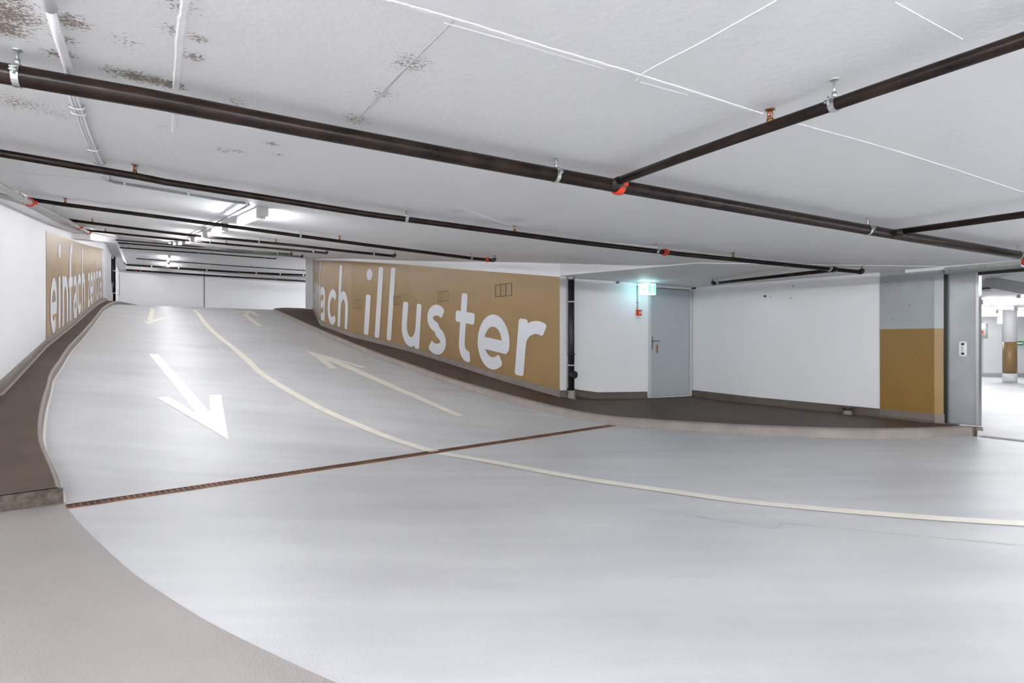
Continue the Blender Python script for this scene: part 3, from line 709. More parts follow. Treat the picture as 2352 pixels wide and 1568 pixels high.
b = newbm(); cc = c+ey*.030+ex*.078                                 # running figure
def bar(x0, z0, x1, z1, w): 
    a = cc+ex*x0+UP*z0; e = cc+ex*x1+UP*z1; d = (e-a); box(b, (a+e)/2, d, ey, d.cross(ey), d.length, .003, w)
bar(0, .03, -.005, -.015, .026); bar(-.005, -.015, .025, -.055, .013); bar(-.005, -.015, -.03, -.05, .013); bar(0, .025, .03, .01, .010); bar(0, .025, -.03, .0, .010)
ring = [b.verts.new(cc+ex*(.006+.013*math.cos(k*math.pi/6))+UP*(.052+.013*math.sin(k*math.pi/6))) for k in range(12)]; b.faces.new(ring)
obj('running_figure', b, 'exitwhite', t, c)
b = newbm(); cc = c+ey*.030-ex*.07; bar(.03, 0, -.03, 0, .014); bar(-.035, 0, -.01, .028, .012); bar(-.035, 0, -.01, -.028, .012); obj('arrow', b, 'exitgreen', t, c)
b = newbm(); box(b, c+UP*.115, ex, ey, UP, .08, .04, .04); obj('mount', b, 'plastic', t, c)
for px, py, r_ in ((1757, 680, .030), (1770, 681, .010), (1812, 656, .010), (1822, 657, .014), (1816, 685, .012), (1680, 651, .012)):
    q = onwall(RL, px, py, .002); b = newbm(); b.faces.new([b.verts.new(q+W3*r_*(1+.3*math.sin(3*k))*math.cos(k*math.pi/5)+UP*r_*.7*math.sin(k*math.pi/5)) for k in range(10)])
    struct('wall_mark', b, 'pencil', wrr, label='small dark chip in the wall paint')
for px, py in ((2041, 655), (2064, 654), (2059, 735), (2052, 732), (2090, 700), (2104, 812), (2072, 851), (2135, 860)):
    q = RWp(kpx(px), .0135); D_ = q.y; b = newbm(); z_ = H+(CY-py)/F*D_; qq = Vector((q.x, q.y, z_))
    b.faces.new([b.verts.new(qq+W3*.008*math.cos(k*math.pi/4)+UP*.008*math.sin(k*math.pi/4)) for k in range(8)]); struct('paint_chip', b, 'pencil', pil, label='tiny dark chip in the pillar paint')
# stub on the walkway
c = K(1955, 950); c = Vector((*(RWp(kpx(1955), .10)), kerb_top(*RWp(kpx(1955), .10))))
t = thing('floor_stub', 'short capped pipe stub standing on the walkway by the white wall', 'pipe stub', c)
b = newbm(); tube(b, [c, c+UP*.05], [.07, .052], 16); tube(b, [c+UP*.05, c+UP*.075], .052, 16); obj('stub', b, 'kerb', t, c, smooth=False)
b = newbm(); tube(b, [c+UP*.07, c+UP*.115], .066, 16); obj('cap', b, 'blackplastic', t, c)

# ------------------------------------------------------------------ black downpipe beside the mural
c = Vector((*((E2+e0)/2), 0)); c = Vector(((1312-CX)/F*10.50, 10.50, 0)); c.z = kerb_top(c.x, c.y)-.02
zz = lambda y: H+(CY-y)/F*c.y
t = thing('downpipe', 'black vertical downpipe beside the right end of the ochre mural', 'downpipe', c)
P_ = lambda z: Vector((c.x, c.y, z))
b = newbm(); tube(b, [P_(zz(897)), P_(zz(641))], .057, 20); obj('pipe', b, 'cast', t, c, smooth=True)
b = newbm(); tube(b, [P_(c.z), P_(zz(910)), P_(zz(905)), P_(zz(896))], [.10, .070, .066, .066], 20); obj('pipe_foot', b, 'kerb', t, c)
b = newbm(); tube(b, [P_(zz(643)), P_(zz(632))], .066, 20); obj('pipe_cap', b, 'steel', t, c)
for y in (692.8, 838.5):
    b = newbm(); tube(b, [P_(zz(y)-.012), P_(zz(y)+.012)], .063, 20); cb = obj('clamp', b, 'alu', t, c)
    b = newbm(); box(b, P_(zz(y))+Vector((0, .09, 0)), (1, 0, 0), (0, 1, 0), UP, .02, .12, .02); obj('bracket', b, 'zinc', cb, c)
b = newbm(); tube(b, [P_(zz(815)), P_(zz(811))], .066, 20); obj('joint_collar', b, 'cast', t, c); b = newbm(); tube(b, [P_(zz(876.5)), P_(zz(875))], .060, 20); obj('joint_collar', b, 'cast', t, c)
q = P_(zz(860)); b = newbm(); dq = Vector((.55, -.83, 0)).normalized(); tube(b, [q, q+dq*.085], .060, 20); tube(b, [q+dq*.08, q+dq*.10], .068, 20); obj('access_cap', b, 'cast', t, c)

# ------------------------------------------------------------------ sprinkler pipes
def orient(d): d = d.normalized(); a = d.cross(UP).normalized(); return d, a, a.cross(d)
def hanger(t, o, p, d, r, big=True):
    d, a, up = orient(d); zc = ceilC(p.x, p.y)
    b = newbm(); tube(b, [Vector((p.x, p.y, p.z+r)), Vector((p.x, p.y, zc+.005))], max(.005, r*.14), 8)
    tube(b, [Vector((p.x, p.y, zc-.004)), Vector((p.x, p.y, zc+.003))], .018, 12)
    tube(b, [Vector((p.x, p.y, p.z+r+.002)), Vector((p.x, p.y, p.z+r+.028))], .010, 6)
    h = obj('hanger', b, 'zinc', t, o)
    b = newbm(); n = 20
    R0, R1, hw = r+.001, r+.006, .013
    V = [[b.verts.new(p+d*s_*hw+(a*math.cos(k*2*math.pi/n)+up*math.sin(k*2*math.pi/n))*R) for (s_, R) in ((-1, R0), (-1, R1), (1, R1), (1, R0))] for k in range(n)]
    for k in range(n):
        A1, B1 = V[k], V[(k+1) % n]
        for j in range(4): b.faces.new((A1[j], B1[j], B1[(j+1) % 4], A1[(j+1) % 4]))
    for s_ in (-1, 1):
        box(b, p+a*s_*(r+.016), a, d, up, .026, .024, .006); box(b, p+a*s_*(r+.016)+up*.012, a, d, up, .026, .024, .005)
        tube(b, [p+a*s_*(r+.018)-up*.014, p+a*s_*(r+.018)+up*.026], .0045, 6)
    obj('clamp_ring', b, 'zinc', h, o)
def head(t, o, p, r, up=1):
    u = UP*up; b = newbm()
    tube(b, [p+u*r*.7, p+u*(r+.010)], .017, 10); tube(b, [p+u*(r+.008), p+u*(r+.022)], .013, 6)
    for s_ in (-1, 1): tube(b, [p+u*(r+.02)+Vector((.010*s_, 0, 0)), p+u*(r+.035)+Vector((.014*s_, 0, 0)), p+u*(r+.052)+Vector((.004*s_, 0, 0))], .003, 6)
    h = obj('sprinkler_head', b, 'brass', t, o)
    b = newbm(); tube(b, [p+u*(r+.052), p+u*(r+.056)], [.022, .025], 16); obj('deflector', b, 'brass', h, o)
    b = newbm(); tube(b, [p+u*(r+.022), p+u*(r+.048)], .003, 6); obj('glass_bulb', b, 'redglass', h, o)
def coupling(t, o, p, d, r, m='red'):
    d, a, up = orient(d); b = newbm()
    tube(b, [p-d*.026, p-d*.022, p+d*.022, p+d*.026], [r+.006, r+.014, r+.014, r+.006], 20)
    for s_ in (-1, 1): box(b, p+a*s_*(r+.022), a, d, up, .034, .035, .030)
    h = obj('pipe_coupling', b, m, t, o); h['label'] = 'red pipe coupling' if m == 'red' else 'black pipe coupling'
    for s_ in (-1, 1): b = newbm(); tube(b, [p+a*s_*(r+.026)-up*.026, p+a*s_*(r+.026)+up*.026], .006, 8); obj('bolt', b, 'brass', h, o)
def pipe_at(P, px):
    """point and direction on the polyline P (3-D) seen in direction px"""
    k = (px-CX)/F
    for a, b in zip(P, P[1:]):
        fa, fb = a.x-k*a.y, b.x-k*b.y
        if fa*fb <= 0 and abs(fa-fb) > 1e-9: return a.lerp(b, fa/(fa-fb)), b-a
    return (P[0], P[1]-P[0]) if abs(P[0].x-k*P[0].y) < abs(P[-1].x-k*P[-1].y) else (P[-1], P[-1]-P[-2])
def run(label, pxs, off, r, hangers=(), heads=(), coups=(), end=False, m='pipe', seg=14, start=None, cat='pipe', name='sprinkler_pipe', zfix=None, group=None, cm='red', P=None):
    P = P or [U(x, y, off) for x, y in pxs]
    if start is not None: P[0] = start
    mid = P[len(P)//2].copy(); t = thing(name, label, cat, mid, group)
    b = newbm(); Q = list(P)
    if end:
        d = (P[-1]-P[-2]).normalized(); e = P[-1]; pts = elbow(P[-2], e, e+UP*(r+.012), min(.05, r*1.6), 5); Q = P[:-1][:-1]+pts
    tube(b, Q, r, seg); obj('pipe', b, m, t, mid)
    if end:
        b = newbm(); pts = elbow(e-d*.06, e, e+UP*(r+.012), r*1.4, 6); tube(b, pts, r*1.25, seg); obj('elbow', b, 'cast', t, mid); head(t, mid, e, r)
    for x in hangers: p, d = pipe_at(P, x); hanger(t, mid, p, d, r)
    for x in heads: p, d = pipe_at(P, x); head(t, mid, p, r)
    for x in coups: p, d = pipe_at(P, x); coupling(t, mid, p, d, r, cm)
    return P, t, mid

MAIN, T1, M1 = run('thick black brown sprinkler main nearest the viewer, crossing the whole ceiling', [(-200, 131), (0, 167), (350, 228), (697, 295), (1200, 388), (1395, 423), (1440, 431), (1560, 452), (2000, 529), (2300, 579), (2460, 607)], .11, .044, hangers=(40, 1277, 1992, 2338), coups=(1421,), seg=24)
B1s, _ = pipe_at(MAIN, 1404)
P_, T_, M_ = run('black brown sprinkler branch from the red coupling to the upper right corner', [(1410, 417), (1560, 364), (1700, 314.5), (2000, 211), (2352, 91), (2800, -62)], .11, .027, hangers=(1916,), heads=(1769,), seg=18, start=B1s+Vector((0, 0, .008)))
for dpt in (B1s,):
    b = newbm(); d = (P_[1]-P_[0]).normalized(); tube(b, [dpt, dpt+d*.10], .036, 16); obj('branch_outlet', b, 'cast', T_, M_)
B2s, _ = pipe_at(MAIN, 2046)
P_, T_, M_ = run('short black brown sprinkler branch at the right edge, level with the door track', [(2052, 533), (2352, 492.5), (2800, 433)], .11, .027, seg=18, start=B2s+Vector((0, 0, .006)))
b = newbm(); d = (P_[1]-P_[0]).normalized(); tube(b, [B2s, B2s+d*.12], .034, 16); obj('branch_outlet', b, 'cast', T_, M_)
P2, T2, M2 = run('second sprinkler pipe from the viewer, ending above the white wall by the pillar', [(-150, 329), (0, 351.5), (310, 404), (380, 418), (680, 465.5), (840, 491), (1300, 552.5), (1560, 583), (1910, 618), (1980, 625)], .085, .027, hangers=(933, 1508, 1904), heads=(310, 1182, 1684), coups=(1527,), end=True, seg=16)
Bs, _ = pipe_at(P2, 1914); coupling(T2, M2, Bs, P2[-1]-P2[-2], .027, 'cast')
run('short black branch pipe pointing back towards the grey door', [(1913, 621), (1760, 637), (1637, 651)], .10, .025, hangers=(1652,), end=True, start=Bs-Vector((0, 0, .01)))
run('third sprinkler pipe from the viewer, with a red coupling near its end above the mural', [(60, 456.5), (150, 470), (380, 499.7), (450, 509), (680, 540.5), (840, 562), (1084, 593), (1136, 598)], .085, .026, hangers=(690, 1083), heads=(150, 780), coups=(1120,), end=True)
run('fourth sprinkler pipe from the viewer, ending above the left part of the mural', [(158, 505), (212, 512.5), (380, 533.5), (450, 541), (680, 563.5), (780, 575), (907, 588)], .085, .026, hangers=(597, 860), heads=(212, 634), end=True)
run('fifth sprinkler pipe from the viewer, ending just past the mural\'s left edge', [(197, 528.5), (380, 547.5), (450, 554), (680, 575), (751, 581)], .085, .026, hangers=(485, 722), heads=(242, 520), end=True)
run('sixth sprinkler pipe, ending short of the curved wall', [(218, 547), (450, 566), (540, 574.5), (669, 584)], .085, .028, heads=(355, 430), hangers=(640,), end=True)
run('seventh sprinkler pipe, close behind the sixth one', [(237, 555), (450, 571.5), (540, 579), (694, 589.5)], .10, .028, hangers=(670,), heads=(290,), end=True)
run('eighth sprinkler pipe, last one on the slope', [(258, 567.5), (450, 580.3), (540, 587), (633, 594)], .12, .026, hangers=(457, 607), heads=(295, 488), end=True)
run('thin sprinkler pipe under the upper ceiling, starting free at its left end', [(313, 593.5), (450, 604), (540, 610.7), (705, 621.5), (780, 627)], .12, .024, heads=(445, 577, 697), hangers=(336, 480, 610), coups=(637,))
PT = [U(273, 606.5, .2), U(450, 618.5, .2), U(540, 624.5, .2), U(705, 632, .2), U(790, 636, .2)]
t = thing('drain_pipe', 'thick black pipe dropping down the far left corner and running below the upper ceiling', 'pipe', PT[0])
cD = PT[0]; pa = Vector(((262.5-CX)/F*26.6, 26.6, PT[0].z)); zf2 = kerb_top(pa.x, pa.y)
b = newbm(); tube(b, elbow(Vector((pa.x, pa.y, zf2)), Vector((pa.x, pa.y, PT[0].z-.02)), PT[0], .25)+PT[1:], .052, 14); obj('pipe', b, 'pipe', t, cD)
for px in (286, 348, 411, 475, 550, 589, 644, 697):
    p, d = pipe_at(PT, px); d = d.normalized(); b = newbm(); tube(b, [p-d*.03, p+d*.03], .058, 14); obj('clamp', b, 'alu', t, cD)
for z in (622, 673):
    zc_ = H+(CY-z)/F*pa.y; b = newbm(); tube(b, [Vector((pa.x, pa.y, zc_-.03)), Vector((pa.x, pa.y, zc_+.03))], .058, 14); obj('clamp', b, 'alu', t, cD)
for px in (459, 548):
    p, d = pipe_at(PT, px); d = d.normalized(); b = newbm(); tube(b, [p-d*.06, p+d*.06], .066, 14); obj('joint_collar', b, 'cast', t, cD)
pa2 = Vector(((257-CX)/F*26.0, 26.0, 0)); ztop = H+(CY-592)/F*26.0; zlow = H+(CY-643)/F*26.0
t = thing('downpipe', 'short black downpipe in the far left corner with a pale cap, joining the thick pipe', 'downpipe', (pa2.x, pa2.y, zlow))
oo = Vector((pa2.x, pa2.y, zlow))
b = newbm(); tube(b, [Vector((pa2.x, pa2.y, ztop)), Vector((pa2.x, pa2.y, zlow)), Vector((pa.x, pa.y-.05, zlow-.22))], .046, 14); obj('pipe', b, 'cast', t, oo)
b = newbm(); tube(b, [Vector((pa2.x, pa2.y, ztop-.03)), Vector((pa2.x, pa2.y, ztop+.06))], .07, 14); obj('pipe_cap', b, 'alu', t, oo)
t2 = thing('wall_conduit', 'thin pale conduit loop on the wall right of the far left black pipe', 'conduit', (pa.x, pa.y, zf2+1))
b = newbm(); D_ = 27.2; pp = [at(268, 613, D_), at(274.5, 618, D_), at(274, 678, D_), at(270, 678, D_)]; tube(b, pp, .012, 6); obj('tube', b, 'steel', t2, Vector((pa.x, pa.y, zf2+1)))
t2 = thing('wall_conduit', 'thin dark conduit beside the foot of the far left black pipes', 'conduit', (pa.x, pa.y-.4, zf2+1))
b = newbm(); D_ = 26.0; tube(b, [at(258.6, 648, D_), at(258.4, 671, D_)], .02, 8); obj('tube', b, 'satin', t2, Vector((pa.x, pa.y-.4, zf2+1)))
run('thin black pipe just behind the thick one under the upper ceiling', [(562, 627), (640, 632), (705, 636.5), (780, 641)], .12, .022, heads=(668,), coups=(611,))
def front(px, py, o=.35):
    k_ = (px-CX)/F; q_ = bq+Vector((bd.y, -bd.x))*o; t_ = (k_*q_.y-q_.x)/(bd.x-k_*bd.y); p_ = q_+bd*t_
    return Vector((p_.x, p_.y, H+(CY-py)/F*p_.y))
run('lowest black pipe in front of the far wall, with two red couplings', None, .22, .05, P=[front(289, 619.5), front(450, 630.5), front(540, 636), front(705, 646), front(780, 650)], hangers=(322, 505, 633), coups=(312, 593))

# galvanised main and thin conduit along the left wall
gp = [(-160, 326), (0, 428), (50, 456), (80, 470), (125, 492), (155, 507), (185, 524), (203, 534), (222, 546), (237, 556)]
gm = [U(x, y, .14) for x, y in gp]+[U(237, 556, .14)+Vector((-2.0, 3.4, .35)), Vector((-18.6, 28.6, 4.95))]
t = thing('sprinkler_main', 'grey galvanised main pipe under the beam of the left wall feeding the cross pipes', 'pipe', gm[4])
b = newbm(); tube(b, gm, .038, 16); obj('pipe', b, 'steel', t, gm[4])
for px in (46, 124, 176): p, d = pipe_at(gm, px); hanger(t, gm[4], p, d, .038)
for px in (68, 180, 202, 237): 
    p, d = pipe_at(gm, px); coupling(t, gm[4], p, d, .038)
c2 = [LL.pt(LL.u(px)[0], .26) for px in (2, 60, 110, 160)]; c2 = [LL.pt(LL.u(2)[0]-3, .26)]+c2+[LL.pt(LL.u(px)[0], .42) for px in (180, 210, 236)]
c2 = [Vector((p.x, p.y, ceilC(p.x, p.y)-.10)) for p in c2]
t = thing('wall_conduit', 'thin grey conduit running beside the galvanised main along the left wall', 'conduit', c2[2])
b = newbm(); tube(b, c2, .012, 8); obj('tube', b, 'steel', t, c2[2], smooth=True)

# ceiling conduits at the upper left
t_ = [U(x, y, .03) for x, y in [(80, -90), (112, 10), (135, 88), (152, 140), (163, 180)]]
t = thing('ceiling_conduit', 'thick white painted cable conduit with socket, top left of the ceiling', 'conduit', t_[2])
b = newbm(); tube(b, t_[1:], .0175, 14); obj('tube', b, 'whitepipe', t, t_[2])
b = newbm(); tube(b, [t_[0], t_[1]+(t_[1]-t_[0]).normalized()*.02], .024, 16); obj('socket', b, 'whitepipe', t, t_[2])
w_ = [U(x, y, .02) for x, y in [(157, 175), (172, 232), (186, 272), (200, 312), (218, 352), (231, 378), (244, 412)]]
t = thing('ceiling_conduit', 'bundle of thin white conduits with saddles, between the first two sprinkler pipes', 'conduit', w_[2])
for s_ in (-1, 0, 1):
    d, a, u_ = orient(w_[-1]-w_[0]); b = newbm(); tube(b, [p+a*.014*s_ for p in w_], .0075, 8); obj('tube', b, 'whitepipe', t, w_[2])
for px in (176, 181, 213, 229, 242):
    p, d = pipe_at(w_, px); d, a, u_ = orient(d); b = newbm(); tube(b, [p-a*.034-u_*.0, p-a*.026-u_*.012, p-u_*.016, p+a*.026-u_*.012, p+a*.034+u_*.01], .005, 6)
    obj('saddle', b, 'alu', t, w_[2])
h2 = [U(x, y, .02) for x, y in [(243, 411), (262, 418.5), (430, 445.5), (520, 460.5), (572, 468)]]
t = thing('ceiling_conduit', 'grey conduit running along the ceiling to the box of the nearest lamp', 'conduit', h2[1])
b = newbm(); tube(b, h2, .013, 10); obj('tube', b, 'greypaint', t, h2[1])
for px in (286, 432, 567):
    p, d = pipe_at(h2, px); b = newbm(); d, a, u_ = orient(d); box(b, p, d, a, u_, .02, .045, .036); obj('clip', b, 'plastic', t, h2[1])
# seams in the ceiling
M['ridge'] = mat('white plaster ridge', (.77, .77, .775), .5, bump=.6, bscale=60)
M['crack'] = mat('grey seam line', (.47, .46, .45), .7)
def seam(pxs, w, m, label, off=.003, th=.004):
    P = [U(x, y) for x, y in pxs]; pts = catmull(P, 10); b = newbm(); n = len(pts); V = []
    for i, p in enumerate(pts):
        d = (pts[min(i+1, n-1)]-pts[max(i-1, 0)]).normalized(); q = Vector((-d.y, d.x, 0))*w/2*random.uniform(.75, 1.1)
        z = ceilC(p.x, p.y); V.append([b.verts.new((p.x-q.x, p.y-q.y, z+.002)), b.verts.new((p.x-q.x*.5, p.y-q.y*.5, z-off)), b.verts.new((p.x+q.x*.5, p.y+q.y*.5, z-off)), b.verts.new((p.x+q.x, p.y+q.y, z+.002))])
    for a, c in zip(V, V[1:]):
        for j in range(3): b.faces.new((a[j], c[j], c[j+1], a[j+1]))
    struct('ceiling_seam', b, m, cl, label=label)
seam([(870, -4), (1050, 46), (1250, 108), (1460, 170), (1750, 262)], .035, 'ridge', 'rough plaster ridge across the ceiling', .003)
seam([(1020, 52), (1200, 102), (1390, 158)], .010, 'ridge', 'fine ridge')
seam([(1470, 188), (1580, 218)], .008, 'ridge', 'fine ridge')
seam([(1830, 284), (2000, 330), (2180, 385), (2352, 442)], .022, 'ridge', 'rough plaster ridge across the ceiling', .002)
seam([(1045, 46), (960, 130), (880, 210), (820, 278)], .012, 'crack', 'grey seam in the ceiling', .0015)
seam([(1030, 60), (945, 145), (850, 250)], .006, 'crack', 'grey seam in the ceiling', .0015)
seam([(1785, 0), (1620, 92), (1490, 160), (1460, 185)], .010, 'ridge', 'fine ridge', .003)
seam([(2055, 5), (2210, 90)], .008, 'ridge', 'fine ridge', .002)
seam([(428, -5), (415, 80), (404, 205)], .040, 'ridge', 'pale flat strip on the ceiling', .006)
seam([(403, 262), (399, 302)], .030, 'ridge', 'pale flat strip on the ceiling', .004)
seam([(0, 392), (250, 415), (500, 452)], .010, 'crack', 'grey seam in the ceiling', .0012)
seam([(1060, 478), (1250, 540), (1490, 566), (1700, 590), (1900, 612)], .010, 'ridge', 'fine ridge', .002)

# ------------------------------------------------------------------ ceiling lamps
def lamp(label, c, d, L, up, m='tube', w=.11, group=None):
    d = Vector(d).normalized(); a = d.cross(UP).normalized(); u = a.cross(d)
    t = thing('fluorescent_lamp', label, 'ceiling lamp', c, group); c = Vector(c)
    b = newbm(); box(b, c-u*.022, d, a, u, L, w*.8, .045); bm_ = obj('housing', b, 'lampbody', t, c)
    b = newbm(); tube(b, [c-d*(L/2-.04)-u*.075, c+d*(L/2-.04)-u*.075], .036, 12); obj('diffuser', b, m, t, c)
    for s_ in (-1, 1): b = newbm(); box(b, c+d*s_*(L/2-.015)-u*.075, d, a, u, .03, .09, .085); obj('end_cap', b, 'lampbody', t, c)
l0 = U(600, 476, .0); l1 = U(428, 550, .0); ld = Vector((l1.x-l0.x, l1.y-l0.y, 0)); ln_ = ld.length; ld.normalize()
names = ['nearest lit lamp on the ramp ceiling, with a grey end box', 'second lit lamp up the ramp', 'third lit lamp up the ramp', 'fourth lit lamp up the ramp', 'fifth lit lamp up the ramp', 'sixth lit lamp up the ramp, before the upper ceiling', 'seventh lit lamp, under the upper ceiling', 'eighth lit lamp, under the upper ceiling', 'farthest lit lamp in front of the far wall']
st_ = 0.
for i, nm in enumerate(names):
    L = 1.5; k = st_+L/2; st_ += 3.05
    p = Vector((l0.x, l0.y, 0))+ld*k
    if i >= 7: p = Vector(((387-i%7-CX)/F*(28.6, 30.9)[i-7], (28.6, 30.9)[i-7], 0))
    za_, zb3 = ceilC(*(p-ld*L/2).xy), ceilC(*(p+ld*L/2).xy)
    lamp(nm, Vector((p.x, p.y, (za_+zb3)/2-.005)), Vector((ld.x*L, ld.y*L, zb3-za_)), L, UP)
# box at the end of the first lamp, and the cable trunk beside the lamps
c = l0-ld*.05; c.z -= .05
t = thing('lamp_connection_box', 'pale grey square connection box at the near end of the first ramp lamp', 'junction box', c)
b = newbm(); box(b, c, ld, ld.cross(UP), UP, .08, .12, .10); bmesh.ops.bevel(b, geom=b.edges[:], offset=.008, segments=2); obj('box', b, 'lampbody', t, c)
tr = [U(x, y, .03) for x, y in [(572, 470), (497, 512), (470, 527)]]
tr.append(tr[-1]+(ld*4.5)); tr[-1].z = ceilC(*tr[-1].xy)-.03
t = thing('cable_trunking', 'thin dark cable trunking running up the ramp beside the lamps', 'cable trunking', tr[1])
b = newbm(); tube(b, tr, .012, 8); obj('tube', b, 'greypaint', t, tr[1])
# unseen lamps added around the viewer and behind the curved wall for brightness
for i, (x, y, dx, dy) in enumerate([(-1.5, -1.6, 1, .2), (2.4, -2.2, 1, .2), (6.2, -1.2, 1, .2), (-3.6, -4.8, 1, .2), (1.5, -5.5, 1, .2), (6.9, 3.0, .56, -.83), (6, -5.5, 1, .2), (-3.9, -.2, .2, 1), (-9.2, 31.9, 1, .8), (-7.4, 34.2, 1, .8), (-5.2, 36.2, 1, .8)]):
    hid = y > 20
    lamp('unseen lamp added behind the curved wall to brighten the top of the ramp' if hid else 'unseen ceiling lamp added around the viewer for even light', Vector((x, y, ceilC(x, y)-.005)), (dx, dy, 0), 1.5, UP, 'tube2', group='added lamps behind the curved wall' if hid else 'added lamps around the viewer')

# ------------------------------------------------------------------ parking hall beyond the sliding door
w0, w1 = at(2215, 861, 21.6), at(2420, 868, 21.0); wdv = Vector((w1.x-w0.x, w1.y-w0.y, 0)).normalized(); wpp = Vector((-wdv.y, wdv.x, 0)); wpp = wpp if wpp.y > 0 else -wpp
def hbox(b, px0, px1, z0, z1, d0, d1):
    """block against the hall's far wall between two directions"""
    def k(px): kk = (px-CX)/F; return (kk*w0.y-w0.x)/(wdv.x-kk*wdv.y)
    c = w0+wdv*(k(px0)+k(px1))/2+wpp*(d0+d1)/2; box(b, (c.x, c.y, (z0+z1)/2), wdv, wpp, UP, k(px1)-k(px0), abs(d1-d0), z1-z0)
b = newbm(); hbox(b, 2080, 2520, 0, 2.5, .1, .4); wf = struct('wall_hall', b, 'white', label='bright white far wall of the parking hall')
b = newbm(); hbox(b, 2080, 2520, 0, .12, -.55, .1); struct('trim_2', b, 'greypaint', label='low grey kerb at the far wall of the parking hall')
b = newbm(); hbox(b, 2256, 2298, .12, 2.02, -.1, .1); struct('trim_3', b, 'white', label='shallow white pilaster in the parking hall')
b = newbm(); hbox(b, 2300, 2306, .12, 2.1, -.12, .1); struct('trim_4', b, 'frame', label='pale door jamb in the parking hall')
zz2 = lambda y, D: H+(CY-y)/F*D
b = newbm(); D_ = 20.6; pc = at(2251, 760, D_)
t = thing('picture_board', 'picture board with a red patch hanging in the parking hall beside the sliding door', 'picture', pc)
box(b, pc, wdv, wpp, UP, .46, .03, .52); obj('board', b, 'steel', t, pc)
for dx_, z_, w_2, h_2, m_ in ((-.03, .16, .38, .18, 'plastic'), (-.05, -.04, .30, .10, 'red'), (.13, -.02, .10, .26, 'sheet'), (-.05, -.16, .30, .07, 'base')):
    b = newbm(); box(b, pc+wdv*dx_+UP*z_-wpp*.017, wdv, wpp, UP, w_2, .006, h_2); obj('patch', b, m_, t, pc)
c = at(2319.5, 878, 18.0); c.z = 0
t = thing('round_column', 'round column with an ochre band in the parking hall', 'column', c)
cz = lambda z: Vector((c.x, c.y, z))
for nm, za_, zb3, r_, m_ in (('shaft', 1.235, 2.4, .175, 'greypaint'), ('ochre_band', .285, 1.235, .176, 'ochre'), ('foot', 0, .285, .175, 'white')):
    b = newbm(); tube(b, [cz(za_), cz(zb3)], r_, 28); obj(nm, b, 'white' if nm == 'shaft' else m_, t, c)
c = at(2341, 788, 21.0); t = thing('green_sign', 'small green and white direction sign on the far wall beside the round column', 'sign', c)
b = newbm(); box(b, c, wdv, wpp, UP, .26, .02, .15); obj('board', b, 'green', t, c)
b = newbm(); box(b, c-wpp*.012, wdv, wpp, UP, .20, .006, .055); obj('white_stripe', b, 'plastic', t, c)
c = at(2301, 736, 19.5); t = thing('exit_sign', 'small glowing cyan emergency sign in the parking hall left of the round column', 'exit sign', c)
b = newbm(); box(b, c, wdv, wpp, UP, .22, .05, .2); obj('housing', b, 'exitglow', t, c)
b = newbm(); box(b, c+UP*.12, wdv, wpp, UP, .02, .02, .1); obj('mount', b, 'plastic', t, c)
for px, D_, y_, nm in ((2330, 14.2, 712, 'long lit lamp across the parking hall ceiling, nearest one'), (2262, 16.5, 720, 'lit lamp at the left of the parking hall'), (2348, 18.6, 722, 'lit lamp behind the round column in the parking hall'), (2430, 12, 700, 'lit lamp of the parking hall at the frame edge'), (2230, 20, 724, 'lit lamp near the far wall of the parking hall'), (2700, 8.6, 500, 'unseen lamp added inside the opening to light the air duct')):  # the last one is out of view, added to light the duct
    p = at(px, y_, D_); p.z = ceilC(p.x, p.y)-.005; lamp(nm, p, (1, -.08, 0), 1.5, UP, 'tube3')
# downstand beams, duct, pipes of the hall
for D_, nm, z_ in ((19.3, 'ceiling beam in front of the hall far wall', 2.06), (12.0, 'shallow ceiling beam of the parking hall', 2.2)):
    b = newbm(); box(b, (D_*.84, D_, (z_+2.32)/2), (1, -.05, 0), (.05, 1, 0), UP, 9 if D_ > 15 else 6, .25, 2.32-z_); struct('ceiling_beam', b, 'white', cl, label=nm)
c = at(2262, 651, 9.6); t = thing('air_duct', 'galvanised rectangular air duct just inside the parking hall', 'air duct', c)
b = newbm(); p0 = at(2200, 646, 10.2); p1 = at(2273, 651, 9.7); box(b, (p0+p1)/2, p1-p0, (0, 1, 0), UP, (p1-p0).length, .30, .13); obj('duct_section', b, 'ductmetal', t, c)
b = newbm(); box(b, p1, (1, 0, 0), (0, 1, 0), UP, .03, .36, .18); obj('flange', b, 'satin', t, c)
b = newbm(); p2 = at(2277, 648, 9.5); p3 = at(2500, 690, 7.6); box(b, (p2+p3)/2, p3-p2, (0, 1, 0), UP, (p3-p2).length, .24, .12); obj('duct_section', b, 'ductmetal', t, c)
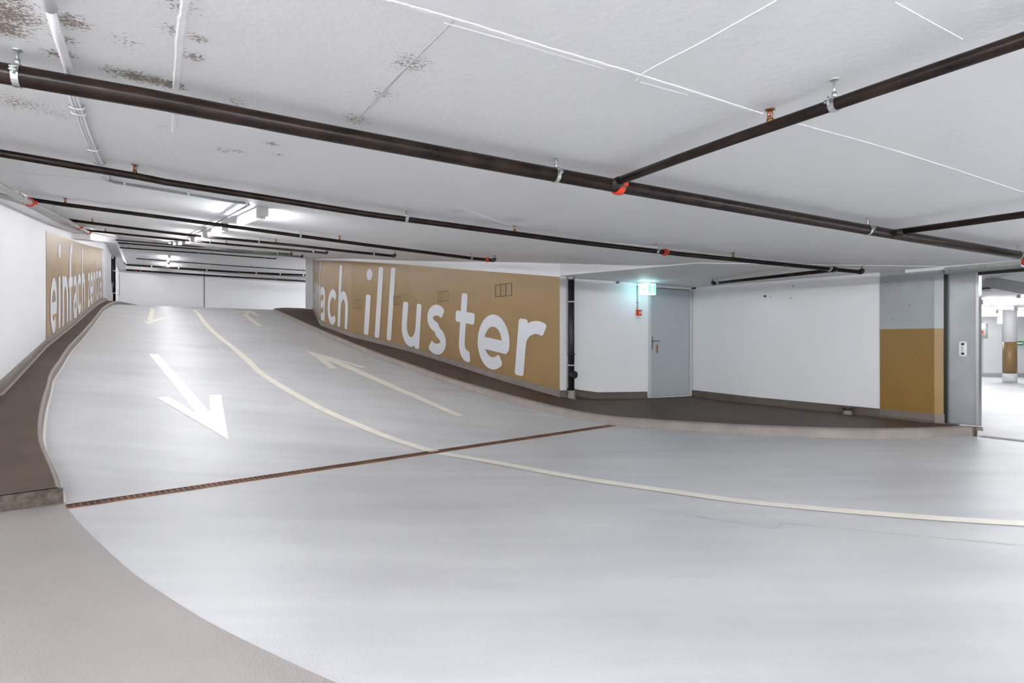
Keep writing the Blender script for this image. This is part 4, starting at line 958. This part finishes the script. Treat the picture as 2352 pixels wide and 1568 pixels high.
b = newbm(); p4 = at(2277, 628, 9.6); tube(b, [p4, at(2277, 664, 9.6)], .008, 8); obj('rod', b, 'zinc', t, c)
b = newbm(); p4 = at(2190, 668, 9.8); tube(b, [p4, at(2274, 665, 9.6)], .014, 8); obj('rail', b, 'satin', t, c)
t = thing('insulated_pipe', 'black pipe above the air duct in the parking hall', 'pipe', at(2300, 640, 10.3))
b = newbm(); tube(b, [at(2180, 630, 10.6), at(2300, 639, 10.3), at(2520, 663, 9.4)], .05, 12); obj('tube', b, 'cast', t, at(2300, 640, 10.3))
t = thing('sprinkler_pipe', 'thin dark pipe with one fitting under the parking hall ceiling', 'pipe', at(2300, 682, 14))
b = newbm(); tube(b, [at(2252, 683.5, 14), at(2420, 679, 13.6)], .026, 10); obj('pipe', b, 'pipe', t, at(2300, 682, 14))
b = newbm(); q = at(2321, 681.5, 13.9); tube(b, [q-UP*.02, q+UP*.06], .03, 8); obj('sprinkler_head', b, 'cast', t, at(2300, 682, 14))
b = newbm(); q = at(2357, 601, 6.05); t = thing('sprinkler_valve', 'red and metal valve fitting cut by the right edge below the sprinkler main', 'valve', q)
tube(b, [q+Vector((-.02, 0, .0)), q+Vector((.2, 0, .0))], .038, 16); obj('valve_body', b, 'red', t, q)
b = newbm(); tube(b, [q+Vector((-.06, 0, -.03)), q+Vector((.0, 0, -.06)), q+Vector((.12, 0, -.06))], .010, 8); obj('handle', b, 'zinc', t, q)
b = newbm(); tube(b, [q+Vector((.03, 0, .05)), Vector((q.x+.03, q.y, ceilC(q.x, q.y)))], .02, 8); obj('riser', b, 'pipe', t, q)

# ------------------------------------------------------------------ world and exposure
w = bpy.data.worlds.new('world'); scene.world = w; w.use_nodes = True
w.node_tree.nodes['Background'].inputs['Color'].default_value = (.9, .95, 1, 1); w.node_tree.nodes['Background'].inputs['Strength'].default_value = .3
scene.view_settings.view_transform = 'Standard'; scene.view_settings.look = 'None'; scene.view_settings.gamma = 1; scene.view_settings.use_curve_mapping = False
scene.view_settings.exposure = 1.82
